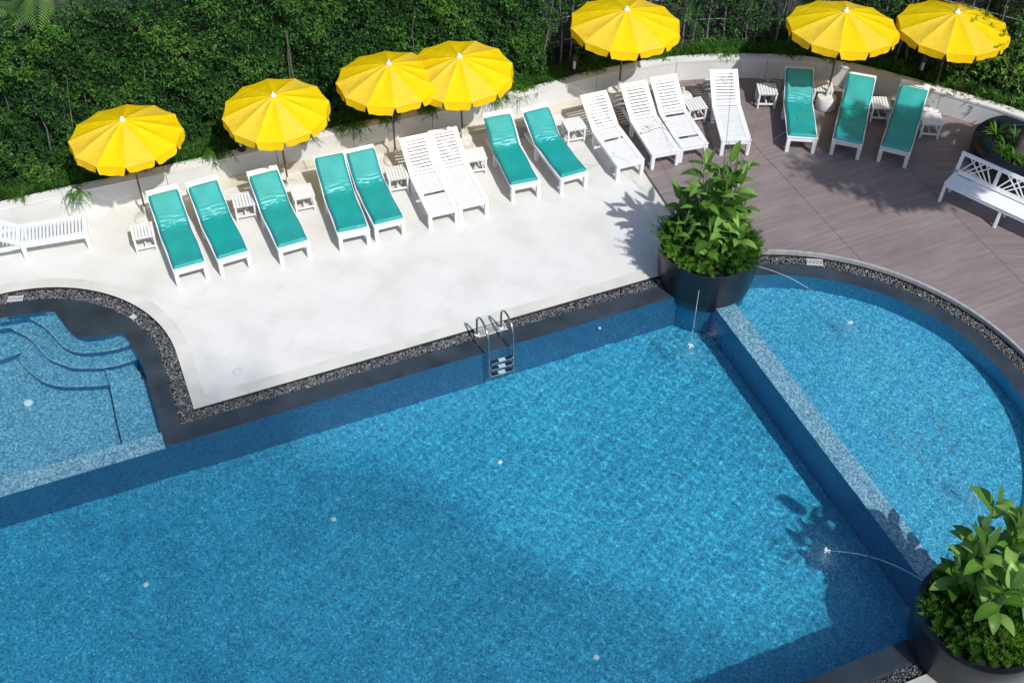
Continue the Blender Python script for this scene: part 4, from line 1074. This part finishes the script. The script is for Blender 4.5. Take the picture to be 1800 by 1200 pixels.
def fern_clump(u, v, L, n, label, seed):
    g = random.Random(seed); b = un(u, v, WH+.03); x = s_at(u, v, WH+.03); p, nn = wp(x, .16)
    t = thing('fern', label, 'fern', (b.x, b.y, WH), 0, 'feathery ferns hanging over the wall'); V, Fc, T = [], [], []
    for i in range(n):
        az = math.atan2(-nn.y, -nn.x)+g.gauss(0, .95); d = Vector((math.cos(az), math.sin(az), g.uniform(.0, .9))); base = Vector((nn.x*g.uniform(0, .25)+g.gauss(0, .10*L/.3), nn.y*g.uniform(0, .25)+g.gauss(0, .06), .02)); ll = L*g.uniform(.5, 1.2); tn = g.uniform(.15, .9)
        strip_leaf(V, Fc, T, base, d, Vector((0, 0, 1)), ll, .012, g.uniform(1.2, 3), tn, 6)
        for j in range(5):                              # side sprigs
            f = .3+.14*j; q = base+d.normalized()*ll*f-Vector((0, 0, .5*f*f*ll)); a2 = az+g.choice((-1, 1))*g.uniform(.4, .9)
            strip_leaf(V, Fc, T, q, Vector((math.cos(a2), math.sin(a2), -.1)), Vector((0, 0, 1)), ll*.35, .009, .9, tn, 3)
    strips('fronds', V, Fc, T, m_fern, t)
for i, (u, v, L, n, lab) in enumerate((
    (30, 348, .25, 22, 'small fern on the coping at the far left end of the wall'), (132, 342, .34, 26, 'spidery fern hanging over the wall left of the first umbrella'), (378, 272, .38, 46, 'fern spilling over the wall between the first two umbrellas'),
    (540, 240, .25, 24, 'fern peeping from under the second umbrella'), (622, 222, .42, 40, 'fern hanging over the wall left of the overlapped umbrella'), (680, 208, .36, 46, 'fern on the wall directly under the overlapped umbrella'),
    (752, 190, .36, 46, 'fern on the wall between the two overlapping umbrellas'), (800, 180, .30, 32, 'fern on the wall directly under the fourth umbrella'), (868, 168, .44, 60, 'bushy fern on the wall right of the fourth umbrella'), (908, 152, .46, 60, 'largest fern spilling over the wall above the two teal loungers'),
    (975, 136, .30, 30, 'fern on the coping left of the black lantern'), (1037, 118, .36, 46, 'fern on the coping right of the black lantern'), (1060, 118, .26, 12, 'sparse fern trailing down the wall left of the bucket umbrella'), (1165, 100, .22, 20, 'small fern under the right rim of the bucket umbrella'),
    (1283, 92, .36, 34, 'fern over the curved wall above the lone white lounger'), (1392, 94, .36, 34, 'fern over the curved wall left of the drum umbrella'), (1455, 104, .30, 24, 'fern hanging in front of the wall under the drum umbrella'), (1600, 124, .25, 20, 'fern on the coping left of the rightmost umbrella pole'), (1710, 150, .22, 12, 'small fern tuft on the coping near the right end of the wall'))):
    fern_clump(u, v, L, n, lab, 60+i)
# palms behind the hedge
def palm(x, off, h, nf, L, label, seed, rt=.09):
    g = random.Random(seed); p, n = wp(x, off); t = thing('palm_tree', label, 'palm tree', (p.x, p.y, -.02), 0, 'palms behind the hedge')
    mb = MB(); mb.tube([(0, 0, 0), (.05, .02, h*.5), (0, 0, h)], [rt*1.3, rt, rt*.8], 10); mb.build('trunk', m_greybark, t); V, Fc, T = [], [], []
    for i in range(nf):
        az = i*2.4+g.uniform(-.2, .2); el = g.uniform(.1, 1.2); d = Vector((math.cos(az)*math.cos(el), math.sin(az)*math.cos(el), math.sin(el))); q = Vector((0, 0, h)); tn = g.uniform(.2, 1); seg = 22; side = d.cross(Vector((0, 0, 1))).normalized()
        for j in range(seg):
            q2 = q+d*(L/seg); d = (d+Vector((0, 0, -.085))).normalized(); f = j/seg
            if j > 2:
                ll = L*.30*math.sin(math.pi*(.12+.85*f))
                for s_ in (-1, 1): strip_leaf(V, Fc, T, q2, (d*.75+side*s_*.8+Vector((0, 0, .1))), Vector((0, 0, 1)), ll, .032, .9, tn+g.uniform(-.1, .1), 4)
            strip_leaf(V, Fc, T, q, d, side, L/seg*1.1, .02, 0, tn, 1); q = q2
    strips('fronds', V, Fc, T, m_palm, t)
xp = lambda u: s_at(u, 330-.28*u, .6)
palm(xp(20), 1.9, 3.7, 15, 1.5, 'leftmost palm crown behind the hedge in the top left corner', 1)
palm(xp(150), 2.0, 3.9, 17, 1.5, 'bright green palm crown behind the hedge near the top left', 2)
palm(xp(330), 2.5, 3.4, 13, 1.4, 'dark palm behind the hedge near the bare branching stem', 3)
palm(xp(190), 4.6, 8.2, 18, 2.4, 'tall palm rising out of the picture behind the left hedge', 4, .14)
palm(xp(560), 2.6, 3.5, 12, 1.3, 'palm crown half hidden behind the hedge right of the white post', 6)
# bare sapling and white post behind the hedge
p, n = wp(xp(287), 1.35)
t = thing('bare_sapling', 'leafless pale sapling rising behind the left hedge', 'sapling', (p.x, p.y, 0)); mb = MB(); mb.tube([(0, 0, 0), (.02, 0, 2.5), (-.03, 0, 4.2), (-.08, 0, 5.6)], [.04, .03, .022, .012], 6)
for i in range(9):
    z = 3.7+i*.22; s_ = -1 if i % 2 else 1; mb.tube([(-.03, 0, z), (s_*.25, .05, z+.14), (s_*.5, 0, z+.18)], [.010, .007, .003], 5)
mb.build('stem', m_greybark, t)
p, n = wp(xp(473), 1.9)
t = thing('post', 'white square post standing behind the hedge at the top', 'post', (p.x, p.y, 0)); mb = MB(); mb.box((0, 0, 3), (.16, .16, 6)); mb.build('shaft', m_white, t, .01); mb = MB(); mb.box((0, 0, 6.03), (.22, .22, .06)); mb.build('cap', m_white, t)
# bright shrub at the top right
p, n = wp(s_at(1790, 120, .62), .75)
t = thing('shrub', 'light green broad leaved shrub in the top right corner', 'shrub', (p.x, p.y, WH-.06))
C = rng.normal(size=(420, 3))*np.array([.75, .5, .55])+np.array([.1, 0, 1.0]); C = C[C[:, 2] > .1]; ln = C/np.linalg.norm(C, axis=1)[:, None]
leaves_mesh('foliage', *clusters(C, 8, .08, .10, ln, .34, rng.uniform(.4, 1, len(C))), m_fine, t)
for i in range(9): mb = MB(); mb.tube([(0, 0, 0), (rnd.uniform(-.3, .3), rnd.uniform(-.2, .2), .7), (rnd.uniform(-.7, .7), rnd.uniform(-.4, .4), 1.4)], [.02, .012, .005], 5); mb.build('stem', m_bark, t)
# lanterns
def lantern(u, v, lab):
    q = un(u, v, WH+.02); t = thing('garden_lantern', lab, 'lantern', (q.x, q.y, WH-.06), 0, 'black lanterns behind the wall')
    mb = MB(); mb.lathe([(.09, 0), (.09, .16), (.075, .17)], n=16); mb.build('foot', m_black, t)
    mb = MB(); mb.lathe([(.045, .17), (.045, .42)], n=12); mb.build('glass', m_dist, t)
    mb = MB()
    for k in range(5): a = k*math.pi*2/5+.3; mb.box((.078*math.cos(a), .078*math.sin(a), .295), (.016, .016, .25), a)
    mb.build('bars', m_black, t)
    mb = MB(); mb.lathe([(.10, .42), (.105, .45), (.09, .50), (.03, .56)], n=16); mb.build('cap', m_black, t)
lantern(1009, 126, 'black garden lantern left of the bucket umbrella')
lantern(425, 262, 'black garden lantern beside the second umbrella from the left')
lantern(1618, 128, 'black garden lantern under the rightmost umbrella')

# added tree, never in view: its crown is shaped to dim the pool
t = thing('tree', 'added tall tree outside the picture, its thin crown shaped to shade the lower left of the pool', 'tree', (5.5, -8.5, -.02))
mb = MB(); mb.tube(catmull([Vector(p) for p in ((0, 0, 0), (.1, .1, 9), (-.1, 0, 17), (0, 0, 21))], 4), [.5-.025*i for i in range(13)], 10); mb.build('trunk', m_bark, t)
def added_shade_crown():
    pts = []; h0 = .085
    for i in range(int(18.5/h0)):
        for j in range(int(13/h0)):
            s_, t_ = -7.8+(i+rnd.random())*h0, -9.6+(j+rnd.random())*h0
            lim = 1.7+.35*math.sin(s_*1.3) if s_ < 2.2 else .6-(s_-2.2)*1.35+.35*math.sin(s_*1.9)
            if s_ > 7: lim = max(-7.0, lim)
            if s_ < .2: lim = min(lim, .5)
            e = (lim-t_)/1.3
            if rnd.random() > min(1, max(0, e))*.86: continue
            g_ = st(s_, t_); h = 24+rnd.uniform(-1.2, 1.2); pts.append((g_.x+SUNV.x/SUNV.z*h-5.5, g_.y+SUNV.y/SUNV.z*h+8.5, h))
    P = np.array(pts); n = len(P); N = rng.normal(size=(n, 3))*.45+np.array([0, 0, 1.0]); D = rdir(n)*np.array([1, 1, .4]); L = rng.uniform(.13, .185, n)
    leaves_mesh('crown', P, D, N, L, L*.5, rng.uniform(0, 1, n), m_vine, t)
added_shade_crown()
for o in COL.objects:
    if o.type == 'MESH' and o.name != 'water': o.cycles.is_caustics_receiver = True
